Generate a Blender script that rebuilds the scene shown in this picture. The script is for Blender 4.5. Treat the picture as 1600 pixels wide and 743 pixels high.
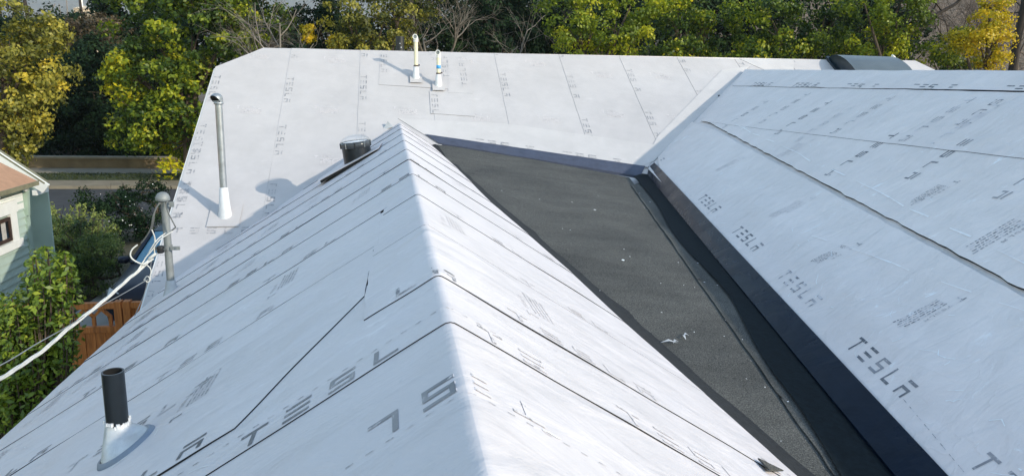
import bpy, bmesh, math, random
import numpy as np
from mathutils import Vector, Matrix, noise
S = bpy.context.scene
for o in list(bpy.data.objects): bpy.data.objects.remove(o)
C = bpy.data.collections.new('scene'); S.collection.children.link(C)

# ---------------------------------------------------------------- camera
F_PX, CY = 1100.37, 356.32
AX_R = Vector((0.985382, -0.168627, 0.024235)); AX_U = Vector((0.010775, 0.203666, 0.978981)); AX_F = Vector((0.170018, 0.964409, -0.202506))
cd = bpy.data.cameras.new('camera'); cam = bpy.data.objects.new('camera', cd); C.objects.link(cam)
cd.sensor_width = 36; cd.lens = F_PX/1600*36; cd.shift_y = -(371.5-CY)/1600; cd.clip_start = .05; cd.clip_end = 9000
cam.matrix_world = Matrix(((AX_R.x, AX_U.x, -AX_F.x, 0), (AX_R.y, AX_U.y, -AX_F.y, 0), (AX_R.z, AX_U.z, -AX_F.z, 0), (0, 0, 0, 1)))
S.camera = cam
S.render.resolution_x = 1024; S.render.resolution_y = 475

# ---------------------------------------------------------------- light
SUN_AZ, SUN_EL = math.radians(128.5), math.radians(24.3)      # clockwise from +Y
w = bpy.data.worlds.new('World'); S.world = w; w.use_nodes = True
wn = w.node_tree.nodes; wl = w.node_tree.links
bg = wn['Background']; sky = wn.new('ShaderNodeTexSky'); sky.sky_type = 'NISHITA'; sky.sun_disc = False
sky.sun_elevation = SUN_EL; sky.sun_rotation = SUN_AZ; sky.air_density = 1.6; sky.dust_density = 0.5; sky.ozone_density = 2.0
wl.new(sky.outputs[0], bg.inputs[0]); bg.inputs[1].default_value = 0.15
sd = bpy.data.lights.new('sun', 'SUN'); sd.energy = 2.0; sd.angle = math.radians(.55); sd.color = (1, .90, .74)
sun = bpy.data.objects.new('sun', sd); C.objects.link(sun)
sdir = Vector((math.sin(SUN_AZ)*math.cos(SUN_EL), math.cos(SUN_AZ)*math.cos(SUN_EL), math.sin(SUN_EL)))
sun.rotation_euler = sdir.to_track_quat('Z', 'Y').to_euler()
S.view_settings.view_transform = 'Standard'; S.view_settings.look = 'None'; S.view_settings.exposure = 0.98; S.view_settings.gamma = 1

# ---------------------------------------------------------------- rays
def ray(x, y): return (AX_R*((x-800)/F_PX) - AX_U*((y-CY)/F_PX) + AX_F)
def hit(x, y, pl): n, c = pl; d = ray(x, y); return d*(c/d.dot(n))
def aty(x, y, Y): d = ray(x, y); return d*(Y/d.y)
def atz(x, y, Z): d = ray(x, y); return d*(Z/d.z)
def plane(a, b, c):
    n = (b-a).cross(c-a).normalized()
    if n.z < 0: n = -n
    return n, n.dot(a)
GZ = -5.0

# ---------------------------------------------------------------- materials
MATS = {}
class NT:
    def __init__(s, name):
        s.m = bpy.data.materials.new(name); s.m.use_nodes = True; s.t = s.m.node_tree; s.b = s.t.nodes['Principled BSDF']; MATS[name] = s.m
    def n(s, typ, **kw):
        nd = s.t.nodes.new('ShaderNode'+typ)
        for k, v in kw.items():
            if k.startswith('i_'): nd.inputs[k[2:].replace('_', ' ')].default_value = v
            else: setattr(nd, k, v)
        return nd
    def l(s, a, b): s.t.links.new(a, b)
    def coord(s, scale=(1, 1, 1), rot=(0, 0, 0)):
        tc = s.n('TexCoord'); mp = s.n('Mapping'); mp.inputs['Scale'].default_value = scale; mp.inputs['Rotation'].default_value = rot
        s.l(tc.outputs['Object'], mp.inputs['Vector']); return mp.outputs[0]
    def noise(s, vec, scale, detail=4, rough=.55, dist=0):
        nd = s.n('TexNoise'); nd.inputs['Scale'].default_value = scale; nd.inputs['Detail'].default_value = detail
        nd.inputs['Roughness'].default_value = rough; nd.inputs['Distortion'].default_value = dist; s.l(vec, nd.inputs['Vector']); return nd.outputs['Fac']
    def ramp(s, fac, stops):
        nd = s.n('ValToRGB'); r = nd.color_ramp
        while len(r.elements) < len(stops): r.elements.new(.5)
        for e, (p, c) in zip(r.elements, stops): e.position = p; e.color = c if len(c) == 4 else (*c, 1)
        s.l(fac, nd.inputs[0]); return nd.outputs[0]
    def mix(s, fac, a, b):
        nd = s.n('Mix', data_type='RGBA')
        if isinstance(fac, float): nd.inputs[0].default_value = fac
        else: s.l(fac, nd.inputs[0])
        for i, v in ((6, a), (7, b)):
            if isinstance(v, tuple): nd.inputs[i].default_value = (*v, 1)
            else: s.l(v, nd.inputs[i])
        return nd.outputs[2]
    def math(s, op, a, b=0.0):
        nd = s.n('Math', operation=op)
        for i, v in ((0, a), (1, b)):
            if isinstance(v, (int, float)): nd.inputs[i].default_value = v
            else: s.l(v, nd.inputs[i])
        return nd.outputs[0]
    def base(s, c):
        if isinstance(c, tuple): s.b.inputs['Base Color'].default_value = (*c, 1)
        else: s.l(c, s.b.inputs['Base Color'])
    def bump(s, h, strength, dist=.01, prev=None):
        nd = s.n('Bump'); nd.inputs['Strength'].default_value = strength; nd.inputs['Distance'].default_value = dist
        s.l(h, nd.inputs['Height'])
        if prev is not None: s.l(prev, nd.inputs['Normal'])
        s.l(nd.outputs[0], s.b.inputs['Normal']); return nd.outputs[0]
    def rough(s, v):
        if isinstance(v, float): s.b.inputs['Roughness'].default_value = v
        else: s.l(v, s.b.inputs['Roughness'])

def simple(name, col, rough=.6, metal=0., var=.25, scale=6., bump=.1, spec=None):
    k = NT(name); v = k.coord(); f = k.noise(v, scale, 5)
    a = tuple(c*(1-var) for c in col); b = tuple(min(1, c*(1+var)) for c in col)
    k.base(k.ramp(f, [(.3, a), (.7, b)])); k.rough(rough); k.b.inputs['Metallic'].default_value = metal
    if bump: k.bump(k.noise(v, scale*6, 3), bump, .005)
    if spec is not None: k.b.inputs['Specular IOR Level'].default_value = spec
    return k.m

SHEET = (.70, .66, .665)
def sheet_mat(name, col, scuff, wrinkle, streak_rot):
    k = NT(name); v = k.coord(); vs = k.coord((1, 3, 2), (0, 0, streak_rot))
    big = k.noise(v, .9, 4, .6, .4); mid = k.noise(v, 5, 6, .65); fine = k.noise(v, 60, 4, .7)
    c = k.ramp(big, [(.3, tuple(x*.93 for x in col)), (.7, tuple(min(1, x*1.05) for x in col))])
    grime = k.ramp(mid, [(.35, (.80, .80, .79)), (.62, (1, 1, 1))])
    m = k.n('Mix', data_type='RGBA', blend_type='MULTIPLY'); m.inputs[0].default_value = .30; k.l(c, m.inputs[6]); k.l(grime, m.inputs[7]); c = m.outputs[2]
    # foot scuffs: broken streaks where the printed film has been rubbed
    st = k.noise(vs, 3.2, 6, .72, .8); msk = k.noise(v, .8, 3)
    a = k.math('MULTIPLY', k.ramp(st, [(.60, (0, 0, 0)), (.68, (1, 1, 1))]), k.ramp(msk, [(.42, (0, 0, 0)), (.62, (1, 1, 1))]))
    c = k.mix(k.math('MULTIPLY', a, scuff), c, tuple(min(.92, x*1.35) for x in col))
    dk = k.ramp(k.noise(k.coord((1, 1, 1), (0, 0, .4)), 13, 5, .75), [(.66, (0, 0, 0)), (.74, (1, 1, 1))])
    c = k.mix(k.math('MULTIPLY', dk, .22), c, (.25, .27, .29))
    k.base(c)
    k.rough(k.ramp(mid, [(.3, (.42,)*3), (.7, (.62,)*3)]))
    k.b.inputs['Specular IOR Level'].default_value = .35
    # wrinkled membrane: long soft buckles, crinkles, weave
    wv = k.noise(k.coord((1.0, 2.2, 1), (0, 0, streak_rot)), 2.6, 5, .5, .6)
    n1 = k.bump(wv, wrinkle, .035)
    vo = k.n('TexVoronoi', feature='DISTANCE_TO_EDGE'); vo.inputs['Scale'].default_value = 3.1
    wrp = k.n('TexNoise'); wrp.inputs['Scale'].default_value = 2.5; wrp.inputs['Detail'].default_value = 4
    k.l(v, wrp.inputs['Vector']); mx = k.n('Mix', data_type='RGBA', blend_type='ADD'); mx.inputs[0].default_value = .5
    k.l(v, mx.inputs[6]); k.l(wrp.outputs['Color'], mx.inputs[7]); k.l(mx.outputs[2], vo.inputs['Vector'])
    cr = k.math('MULTIPLY', k.ramp(vo.outputs['Distance'], [(0, (1,)*3), (.035, (0, 0, 0))]), k.ramp(msk, [(.48, (0, 0, 0)), (.6, (1,)*3)]))
    n2 = k.bump(cr, wrinkle*.35, .004, n1); k.bump(fine, .12, .0015, n2)
    return k.m
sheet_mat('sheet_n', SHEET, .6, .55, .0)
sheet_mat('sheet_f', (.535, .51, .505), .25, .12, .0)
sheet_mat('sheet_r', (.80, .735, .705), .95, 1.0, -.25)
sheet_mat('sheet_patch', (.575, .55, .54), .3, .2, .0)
simple('sheet_core', (.012, .013, .015), .8, var=.2, bump=0)
def ink_mat(name, keep, base=SHEET):
    k = NT(name); v = k.coord()
    f = k.ramp(k.noise(v, 26, 5, .75), [(keep-.07, (1,)*3), (keep+.07, (0, 0, 0))]); f2 = k.ramp(k.noise(v, 2.2, 3), [(.35, (.95,)*3), (.65, (.55,)*3)])
    k.base(k.mix(k.math('MULTIPLY', f, f2), base, (.17, .18, .20) if name == 'ink_far' else (.045, .06, .075))); k.rough(.55); return k.m
ink_mat('ink', .62); ink_mat('ink_worn', .50); ink_mat('ink_faint', .40, (.70, .66, .665)); ink_mat('ink_far', .52, (.535, .51, .505))
simple('sheet_rub', (.93, .91, .90), .6, var=.05, scale=20)  # pale strips painting the light that long folds catch
k = NT('scuff_white'); k.base((.90, .90, .89)); k.rough(.6)
# granulated cap sheet
k = NT('membrane'); v = k.coord(); g = k.noise(v, 130, 3, .85); b_ = k.noise(v, 1.1, 5, .6, .5); st = k.noise(k.coord((.55, 2.6, 1), (0, 0, -.15)), 1.1, 6, .7, .6)
c = k.ramp(g, [(.36, (.030, .033, .034)), (.5, (.086, .089, .086)), (.68, (.20, .20, .19))])
m = k.n('Mix', data_type='RGBA', blend_type='MULTIPLY'); m.inputs[0].default_value = .8; k.l(c, m.inputs[6]); k.l(k.ramp(b_, [(.3, (.70, .69, .67)), (.7, (1.30, 1.25, 1.17))]), m.inputs[7])
m2 = k.n('Mix', data_type='RGBA', blend_type='MULTIPLY'); m2.inputs[0].default_value = .45; k.l(m.outputs[2], m2.inputs[6]); k.l(k.ramp(st, [(.35, (.6,)*3), (.55, (1,)*3)]), m2.inputs[7])
k.base(m2.outputs[2]); k.rough(.92); k.b.inputs['Specular IOR Level'].default_value = .2
n1 = k.bump(b_, .5, .03); n2 = k.bump(st, .2, .015, n1); k.bump(g, .8, .004, n2)
def metal_mat(name, col, rough, metal=.0, dent=.3):
    k = NT(name); v = k.coord(); a = k.noise(v, 2.3, 4, .6, .6)
    k.base(k.ramp(k.noise(v, 7, 5, .7), [(.3, tuple(x*.8 for x in col)), (.75, tuple(x*1.25 for x in col))])); k.rough(k.ramp(a, [(.35, (rough*.75,)*3), (.65, (rough*1.3,)*3)]))
    k.b.inputs['Metallic'].default_value = metal; k.bump(a, dent, .03); return k.m
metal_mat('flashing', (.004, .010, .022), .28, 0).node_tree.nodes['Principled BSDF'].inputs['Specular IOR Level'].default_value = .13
metal_mat('flashing_lit', (.060, .070, .105), .5, 0, .2)  # paler copy of the flashing; its sunlit tone is put into the colour
simple('membrane_lip', (.030, .032, .034), .85, var=.25, scale=40, bump=.3, spec=.2)
simple('membrane_black', (.006, .011, .014), .8, var=.4, scale=30, bump=.3, spec=.15)
metal_mat('galv', (.42, .44, .45), .42, .75, .05)
metal_mat('galv_dull', (.26, .275, .27), .6, .35, .05)
simple('lead_white', (.72, .73, .74), .5, var=.08, scale=9, bump=.3)
simple('lead_painted', (.56, .57, .58), .42, .25, var=.22, scale=11, bump=.4)
simple('boot_grey', (.46, .48, .50), .5, var=.15, scale=9, bump=.3)
simple('boot_rim', (.20, .24, .30), .5, var=.15, scale=9)
simple('abs', (.010, .014, .018), .35, var=.3, scale=14, bump=.05)
simple('abs_cut', (.06, .07, .08), .6); simple('void', (.004, .004, .004), .9, bump=0)
simple('pvc', (.78, .73, .52), .4, var=.06, bump=0); simple('pvc_white', (.80, .80, .76), .4, var=.04, bump=0)
simple('tape_blue', (.05, .30, .62), .5, bump=0); simple('clamp', (.06, .035, .03), .5, bump=0)
simple('cable', (.66, .65, .60), .5, var=.12, scale=20); simple('cable_grey', (.10, .105, .10), .5, var=.2, scale=20); simple('cable_bare', (.30, .31, .31), .5, .4)
k = NT('dome'); k.base((.95, .96, .97)); k.rough(.06); k.b.inputs['Transmission Weight'].default_value = .82; k.b.inputs['IOR'].default_value = 1.15; k.b.inputs['Alpha'].default_value = .3
k = NT('sky_glaze'); k.base(k.ramp(k.noise(k.coord(), 3, 3), [(.3, (.075, .095, .11)), (.7, (.10, .125, .14))])); k.rough(.35)
simple('sky_end', (.006, .016, .024), .3, bump=0)  # near black: the vault's shaded end is put into the colour
simple('ring_plastic', (.05, .055, .06), .12, var=.3, bump=.05)
simple('ring_metal', (.35, .36, .36), .3, .8, bump=.05)
simple('stucco', (.55, .52, .46), .85, bump=.5); simple('wood_white', (.72, .72, .69), .5, var=.08)
k = NT('redwood'); v = k.coord((6, 6, .6)); a = k.noise(v, 4, 6, .6, .6); k.base(k.ramp(a, [(.25, (.22, .07, .016)), (.55, (.50, .17, .04)), (.8, (.62, .25, .075))])); k.rough(.65); k.bump(a, .3, .004)
simple('siding_green', (.40, .50, .44), .6, var=.07, scale=3); simple('trim_white', (.82, .82, .78), .5, var=.06); simple('trim_green', (.34, .44, .37), .55, var=.1)
simple('sash_brown', (.055, .03, .022), .5); simple('tan_roof', (.42, .24, .145), .85, var=.12, scale=8, bump=.3); simple('roof_edge', (.20, .19, .12), .8)
k = NT('glass_dark'); k.base((.01, .012, .014)); k.rough(.08)
simple('curtain', (.45, .43, .40), .9)
k = NT('car_paint'); k.base((.014, .017, .030)); k.rough(.4); k.b.inputs['Specular IOR Level'].default_value = .25; k.b.inputs['Coat Weight'].default_value = .15; k.b.inputs['Coat Roughness'].default_value = .08
k = NT('car_glass_sky'); k.base((.12, .30, .40)); k.rough(.06); k.b.inputs['Coat Weight'].default_value = 1  # blue base paints the sky's reflection on the windscreen
k = NT('car_lamp'); k.base((.45, .47, .48)); k.rough(.12); k.b.inputs['Coat Weight'].default_value = 1
simple('tyre', (.015, .015, .015), .85); simple('chrome', (.6, .6, .62), .15, 1., bump=0); simple('plastic_black', (.012, .012, .013), .5)
simple('concrete', (.34, .32, .29), .85, var=.18, scale=2, bump=.4)
simple('pave', (.21, .18, .13), .85, var=.18, scale=1.5, bump=.4)  # darkened: tree shade over the street is put into this colour
simple('stone_wall', (.17, .125, .07), .9, var=.3, scale=1.5, bump=.6)  # dark base also carries the shade lying on the wall
simple('asphalt', (.040, .042, .048), .85, var=.25, scale=2.5, bump=.5)
simple('grass', (.032, .045, .014), .95, var=.5, scale=3, bump=.8)
k = NT('ground'); v = k.coord(); a = k.noise(v, .25, 7, .6); k.base(k.ramp(a, [(.3, (.035, .035, .018)), (.55, (.07, .06, .035)), (.75, (.05, .06, .025))])); k.rough(.95); k.bump(k.noise(v, 8, 5), .6, .05)
k = NT('hill_scrub'); v = k.coord(); a = k.noise(v, .9, 9, .75, .5); k.base(k.ramp(a, [(.3, (.055, .05, .035)), (.5, (.15, .115, .085)), (.7, (.22, .165, .13))])); k.rough(.95); k.bump(a, 1, .5)
k = NT('mountain'); v = k.coord(); a = k.noise(v, .004, 9, .65); k.base(k.ramp(a, [(.3, (.12, .13, .11)), (.7, (.27, .25, .21))])); k.rough(.95); k.bump(a, .8, 60)
simple('tower', (.62, .50, .36), .8, var=.08, scale=.4); simple('terracotta', (.30, .12, .06), .8, var=.2, scale=1)
def bark_mat(name, col):
    k = NT(name); v = k.coord((3, 3, .7)); a = k.noise(v, 3, 6, .7, .5); k.base(k.ramp(a, [(.3, tuple(x*.5 for x in col)), (.7, tuple(x*1.3 for x in col))])); k.rough(.9); k.bump(a, .7, .04); return k.m
bark_mat('bark', (.09, .065, .045)); bark_mat('bark_dark', (.035, .026, .02)); bark_mat('bark_pale', (.24, .21, .18)); bark_mat('twig', (.19, .16, .125)); bark_mat('twig_brown', (.13, .095, .075))
def leaf_mat(name, stops, trans=.3, rough=.45):
    k = NT(name); at = k.n('Attribute', attribute_name='tint'); col = k.ramp(at.outputs['Fac'], stops)
    k.base(col); k.rough(rough); k.b.inputs['Specular IOR Level'].default_value = .3
    tr = k.n('BsdfTranslucent'); ml = k.n('Mix', data_type='RGBA', blend_type='MULTIPLY'); ml.inputs[0].default_value = 1; k.l(col, ml.inputs[6]); ml.inputs[7].default_value = (1.0, 1.1, .5, 1); k.l(ml.outputs[2], tr.inputs[0])
    ms = k.n('MixShader'); ms.inputs[0].default_value = trans; k.l(k.b.outputs[0], ms.inputs[1]); k.l(tr.outputs[0], ms.inputs[2]); k.l(ms.outputs[0], k.t.nodes['Material Output'].inputs[0]); return k.m
leaf_mat('leaf_mid', [(0, (.018, .042, .012)), (.4, (.055, .10, .014)), (.70, (.24, .30, .022)), (1, (.66, .56, .02))])
leaf_mat('leaf_dark', [(0, (.004, .012, .007)), (.6, (.012, .028, .013)), (1, (.04, .07, .026))], .05, .7).node_tree.nodes['Principled BSDF'].inputs['Specular IOR Level'].default_value = .08  # near-black colour stands for shade in the gap tree and far woods
leaf_mat('leaf_lime', [(0, (.03, .06, .012)), (.45, (.18, .24, .018)), (1, (.62, .56, .025))])
leaf_mat('leaf_yellow', [(0, (.08, .10, .012)), (.35, (.32, .29, .018)), (1, (.80, .55, .02))], .35)
leaf_mat('leaf_olive', [(0, (.035, .035, .018)), (.5, (.085, .085, .035)), (1, (.20, .17, .06))])
leaf_mat('leaf_khaki', [(0, (.028, .042, .014)), (.4, (.15, .155, .028)), (.8, (.42, .37, .06)), (1, (.66, .50, .05))])
leaf_mat('leaf_laurel', [(0, (.012, .032, .012)), (.4, (.06, .11, .022)), (.75, (.22, .30, .035)), (1, (.40, .45, .06))], .25, .35)
leaf_mat('leaf_cypress', [(0, (.02, .04, .016)), (.45, (.11, .16, .04)), (1, (.34, .38, .10))], .2)
leaf_mat('leaf_rust', [(0, (.03, .026, .014)), (.5, (.08, .06, .032)), (1, (.16, .11, .055))], .2)
leaf_mat('grass_blades', [(0, (.02, .035, .010)), (1, (.06, .075, .02))], .2)

# ---------------------------------------------------------------- object helpers
def link_mesh(name, verts, faces, mats, parent=None, fm=None, smooth=False):
    me = bpy.data.meshes.new(name); me.from_pydata([tuple(v) for v in verts], [], faces)
    for m in (mats if isinstance(mats, (list, tuple)) else [mats]): me.materials.append(MATS[m])
    if fm is not None: me.polygons.foreach_set('material_index', fm)
    if smooth: me.polygons.foreach_set('use_smooth', [True]*len(me.polygons))
    me.update(); o = bpy.data.objects.new(name, me); C.objects.link(o)
    if parent is not None: o.parent = parent; o.matrix_parent_inverse = Matrix.Translation(-wloc(parent))
    return o
def wloc(o):
    p = Vector((0, 0, 0))
    while o is not None and o.type == 'EMPTY': p = p+o.location; o = o.parent
    return p
def tag(o, label=None, cat=None, group=None, kind=None):
    for k_, v_ in (('label', label), ('category', cat), ('group', group), ('kind', kind)):
        if v_: o[k_] = v_
    return o
def empty(name, loc, label, cat, group=None):
    o = bpy.data.objects.new(name, None); C.objects.link(o); o.location = loc; o.empty_display_size = .2
    return tag(o, label, cat, group)
class MB:
    def __init__(s): s.v = []; s.f = []; s.m = []
    def add(s, vs, fs, mi=0):
        n = len(s.v); s.v += [Vector(p) for p in vs]; s.f += [tuple(i+n for i in f) for f in fs]; s.m += [mi]*len(fs); return s
    def box(s, a, b, mi=0):
        x0, y0, z0 = a; x1, y1, z1 = b
        return s.add([(x0, y0, z0), (x1, y0, z0), (x1, y1, z0), (x0, y1, z0), (x0, y0, z1), (x1, y0, z1), (x1, y1, z1), (x0, y1, z1)],
                     [(3, 2, 1, 0), (4, 5, 6, 7), (0, 1, 5, 4), (1, 2, 6, 5), (2, 3, 7, 6), (3, 0, 4, 7)], mi)
    def beam(s, p, q, w, h, up=Vector((0, 0, 1)), mi=0):
        p = Vector(p); q = Vector(q); d = (q-p).normalized(); r = d.cross(up).normalized(); u = r.cross(d)
        vs = [b+r*(sx*w/2)+u*(sz*h/2) for b in (p, q) for sx, sz in ((-1, -1), (1, -1), (1, 1), (-1, 1))]
        return s.add(vs, [(3, 2, 1, 0), (4, 5, 6, 7), (0, 1, 5, 4), (1, 2, 6, 5), (2, 3, 7, 6), (3, 0, 4, 7)], mi)
    def slab(s, top, th, mi=0):
        n = (top[1]-top[0]).cross(top[2]-top[0]).normalized()
        if n.z < 0: n = -n
        k_ = len(top); vs = list(top)+[p-n*th for p in top]
        return s.add(vs, [tuple(range(k_)), tuple(range(2*k_-1, k_-1, -1))]+[(i, i+k_, (i+1) % k_+k_, (i+1) % k_) for i in range(k_)], mi)
    def tube(s, pts, rad, n=8, mi=0, cap=True):
        pts = [Vector(p) for p in pts]; rs = rad if isinstance(rad, (list, tuple)) else [rad]*len(pts)
        vs = []; up = Vector((0, 0, 1)); pr = None
        for i, p in enumerate(pts):
            d = (pts[min(i+1, len(pts)-1)]-pts[max(i-1, 0)])
            d = d.normalized() if d.length > 1e-9 else Vector((0, 0, 1))
            if pr is None: r = d.cross(up if abs(d.z) < .95 else Vector((0, 1, 0))).normalized()
            else: r = (pr-d*pr.dot(d)).normalized()
            pr = r; u = d.cross(r)
            vs += [p+(r*math.cos(6.28318*j/n)+u*math.sin(6.28318*j/n))*rs[i] for j in range(n)]
        fs = [(i*n+j, i*n+(j+1) % n, (i+1)*n+(j+1) % n, (i+1)*n+j) for i in range(len(pts)-1) for j in range(n)]
        if cap: fs += [tuple(range(n-1, -1, -1)), tuple(range((len(pts)-1)*n, len(pts)*n))]
        return s.add(vs, fs, mi)
    def build(s, name, mats, parent=None, smooth=False): return link_mesh(name, s.v, s.f, mats, parent, s.m, smooth)
def smooth_path(pts, n=8):
    pts = [Vector(p) for p in pts]; out = []
    for i in range(len(pts)-1):
        p0 = pts[max(i-1, 0)]; p1 = pts[i]; p2 = pts[i+1]; p3 = pts[min(i+2, len(pts)-1)]
        for j in range(n):
            t = j/n; out.append(.5*((2*p1)+(p2-p0)*t+(2*p0-5*p1+4*p2-p3)*t*t+(3*p1-p0-3*p2+p3)*t**3))
    return out+[pts[-1]]

# ================================================================= THE HOUSE ROOF
PN, PF = .5661939, .5743978
X0, ZR, YN = .15686, -.65, 10.8748
nL = (Vector((-math.sin(PN), 0, math.cos(PN))),); nL = (nL[0], nL[0].dot(Vector((X0, 0, ZR))))
nR = (Vector((math.sin(PN), 0, math.cos(PN))),); nR = (nR[0], nR[0].dot(Vector((X0, 0, ZR))))
nF = (Vector((0, -math.sin(PF), math.cos(PF))),); nF = (nF[0], nF[0].dot(Vector((0, YN, ZR))))
NOUT = 0.012
pA = hit(664, 223, nF); pB = hit(1002, 275, nF); pC = hit(1262, 743, nR)
plM = plane(pA, pB, pC)
rv1 = hit(1022, 250, nF); rv2 = hit(1165, 106, nF); rv3 = hit(1480, 743, plM)*.93
plR = plane(rv1, rv2, rv3)
house = empty('house', (2, 8, GZ), 'single storey house whose whole hipped and gabled roof is wrapped in pale printed underlayment', 'house')

def n2(a, b, s=0.): return noise.noise(Vector((a, b, s)))
def swell(a, b, s, amp): return amp*(n2(a*1.1, b*1.6, s)+.5*n2(a*3.1, b*3.7, s+9))
# surface maps: (a, b, height) -> point
def map_n(a, b, h):
    x = X0+a*math.cos(PN); r = .007; z = ZR-(math.sqrt(a*a+r*r)-r)*math.sin(PN); n = Vector((math.sin(PN)*max(-1, min(1, a/.010)), 0, math.cos(PN)))
    return Vector((x, b, z))+n*h
def on_plane(pl):
    n, c = pl
    return lambda a, b, h: Vector((a, b, (c-n.x*a-n.y*b)/n.z))+n*h
map_f = on_plane(nF); map_r = on_plane(plR); map_m = on_plane(plM)

class Sheet:
    """a cut length of roofing laid on a surface; its height above the deck is self.h(a, b)"""
    def __init__(s, poly, mapf, mat, lift=.0, seed=0, amp=.004, near=None, tilt=.003, res=.08, resb=None, core='sheet_core', name='underlayment_sheet', parent=house, fish=.006, th=None, edge_wob=.006):
        s.mapf = mapf; s.seed = seed; s.amp = amp; s.lift = lift; s.tilt = tilt; s.near = near; s.fish = fish; s.creases = []
        s.poly = poly; s.a = dict(mat=mat, res=res, resb=resb or res, core=core, name=name, parent=parent, th=th, wob=edge_wob)
        s.bmin = min(p[1] for p in poly); s.bmax = max(p[1] for p in poly)
    def h(s, a, b):
        h = s.lift+.001+swell(a, b, 1., s.amp)+s.amp
        if s.near:    # s.near = (pa, pb): the exposed lap edge; the sheet is highest there and drops away behind it
            (ax, ay), (bx, by) = s.near; dx, dy = bx-ax, by-ay; L = math.hypot(dx, dy); d = abs((a-ax)*dy-(b-ay)*dx)/L; t = ((a-ax)*dx+(b-ay)*dy)/L
            h += s.tilt*max(0, 1-d/.9)
            h += s.fish*max(0, n2(t*1.7, s.seed*3.3)-.12)*math.exp(-(d/.07)**2)
        for (pa, pb, wd, hh) in s.creases:
            dx, dy = pb[0]-pa[0], pb[1]-pa[1]; L = math.hypot(dx, dy); t = ((a-pa[0])*dx+(b-pa[1])*dy)/L
            if -.1 < t < L+.1:
                d = abs((a-pa[0])*dy-(b-pa[1])*dx)/L+.02*n2(t*2, 3.)
                if d < wd*4: h += hh*math.exp(-(d/wd)**2)*min(1, (t+.1)*5, (L+.1-t)*5)
        return h
    def make(s):
        q = s.a; A = [p[0] for p in s.poly]; B = [p[1] for p in s.poly]; a0, a1, b0, b1 = min(A), max(A), min(B), max(B)
        na = max(2, int((a1-a0)/q['res'])+1); nb = max(2, int((b1-b0)/q['resb'])+1)
        bm = bmesh.new(); g = [[bm.verts.new((a0+(a1-a0)*i/na, b0+(b1-b0)*j/nb, 0)) for i in range(na+1)] for j in range(nb+1)]
        for j in range(nb):
            for i in range(na): bm.faces.new((g[j][i], g[j][i+1], g[j+1][i+1], g[j+1][i]))
        ar = sum(A[i]*B[(i+1) % len(A)]-A[(i+1) % len(A)]*B[i] for i in range(len(A))); sg = 1 if ar > 0 else -1
        for i in range(len(A)):
            p = Vector((A[i], B[i], 0)); d = Vector((A[(i+1) % len(A)], B[(i+1) % len(A)], 0))-p
            nn = Vector((d.y, -d.x, 0))*sg
            bmesh.ops.bisect_plane(bm, geom=bm.verts[:]+bm.edges[:]+bm.faces[:], plane_co=p, plane_no=nn, clear_outer=True, dist=1e-6)
        if s.mapf is map_n:
            for c_ in (-.024, -.010, 0, .010, .024): bmesh.ops.bisect_plane(bm, geom=bm.verts[:]+bm.edges[:]+bm.faces[:], plane_co=(c_, 0, 0), plane_no=(1, 0, 0), dist=1e-6)
        bmesh.ops.remove_doubles(bm, verts=bm.verts, dist=1e-5)
        bm.verts.ensure_lookup_table(); top = [(v.co.x, v.co.y) for v in bm.verts]; idx = {v: i for i, v in enumerate(bm.verts)}
        bnd = set()
        for e in bm.edges:
            if len(e.link_faces) == 1: bnd |= {idx[e.verts[0]], idx[e.verts[1]]}
        fs = [tuple(idx[v] for v in f.verts) for f in bm.faces]; fm = [0]*len(fs); V = []
        for i, (a, b) in enumerate(top):
            if i in bnd and q['wob']:
                a += q['wob']*n2(b*6, s.seed+2.); b += q['wob']*n2(a*5, s.seed+7.)
            V.append(s.mapf(a, b, s.h(a, b)))
        low = {}; dup_ = {}
        for i in bnd:
            a, b = top[i]; hh = s.h(a, b); low[i] = len(V); 
            if q['wob']: a += q['wob']*n2(b*6, s.seed+2.); b += q['wob']*n2(a*5, s.seed+7.)
            V.append(s.mapf(a, b, hh-(q['th'] or (hh-s.lift+.004))))
            dup_[i] = len(V); V.append(V[i].copy())
        for e in bm.edges:
            if len(e.link_faces) == 1:
                l = e.link_loops[0]; i, j = idx[l.vert], idx[l.link_loop_next.vert]
                fs.append((dup_[j], dup_[i], low[i], low[j])); fm.append(1)
        bm.free()
        o = link_mesh(q['name'], V, fs, [q['mat'], q['core']], q['parent'], fm)
        sm = [m == 0 for m in fm]; o.data.polygons.foreach_set('use_smooth', sm)
        s.o = o; s.deco = {}
        return s
    def quad(s, key, pts, off=.0016):
        """a patch of print: four corners (a, b), subdivided so that it follows the sheet"""
        (p0, p1, p2, p3) = [Vector(p) for p in pts]; mb = s.deco.setdefault(key, MB())
        nu = max(1, min(6, int((p1-p0).length/.035))); nv = max(1, min(4, int((p3-p0).length/.035)))
        vs = []
        for j in range(nv+1):
            for i in range(nu+1):
                t, r = i/nu, j/nv; p = (p0*(1-t)+p1*t)*(1-r)+(p3*(1-t)+p2*t)*r
                vs.append(s.mapf(p.x, p.y, s.h(p.x, p.y)+off))
        mb.add(vs, [(j*(nu+1)+i, j*(nu+1)+i+1, (j+1)*(nu+1)+i+1, (j+1)*(nu+1)+i) for j in range(nv) for i in range(nu)])
    def inside(s, a, b, m=.0):
        A = s.poly; ar = sum(A[i][0]*A[(i+1) % len(A)][1]-A[(i+1) % len(A)][0]*A[i][1] for i in range(len(A))); sg = 1 if ar > 0 else -1
        for i in range(len(A)):
            dx, dy = A[(i+1) % len(A)][0]-A[i][0], A[(i+1) % len(A)][1]-A[i][1]
            if sg*(dx*(b-A[i][1])-dy*(a-A[i][0]))/math.hypot(dx, dy) < m: return False
        return True
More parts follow.
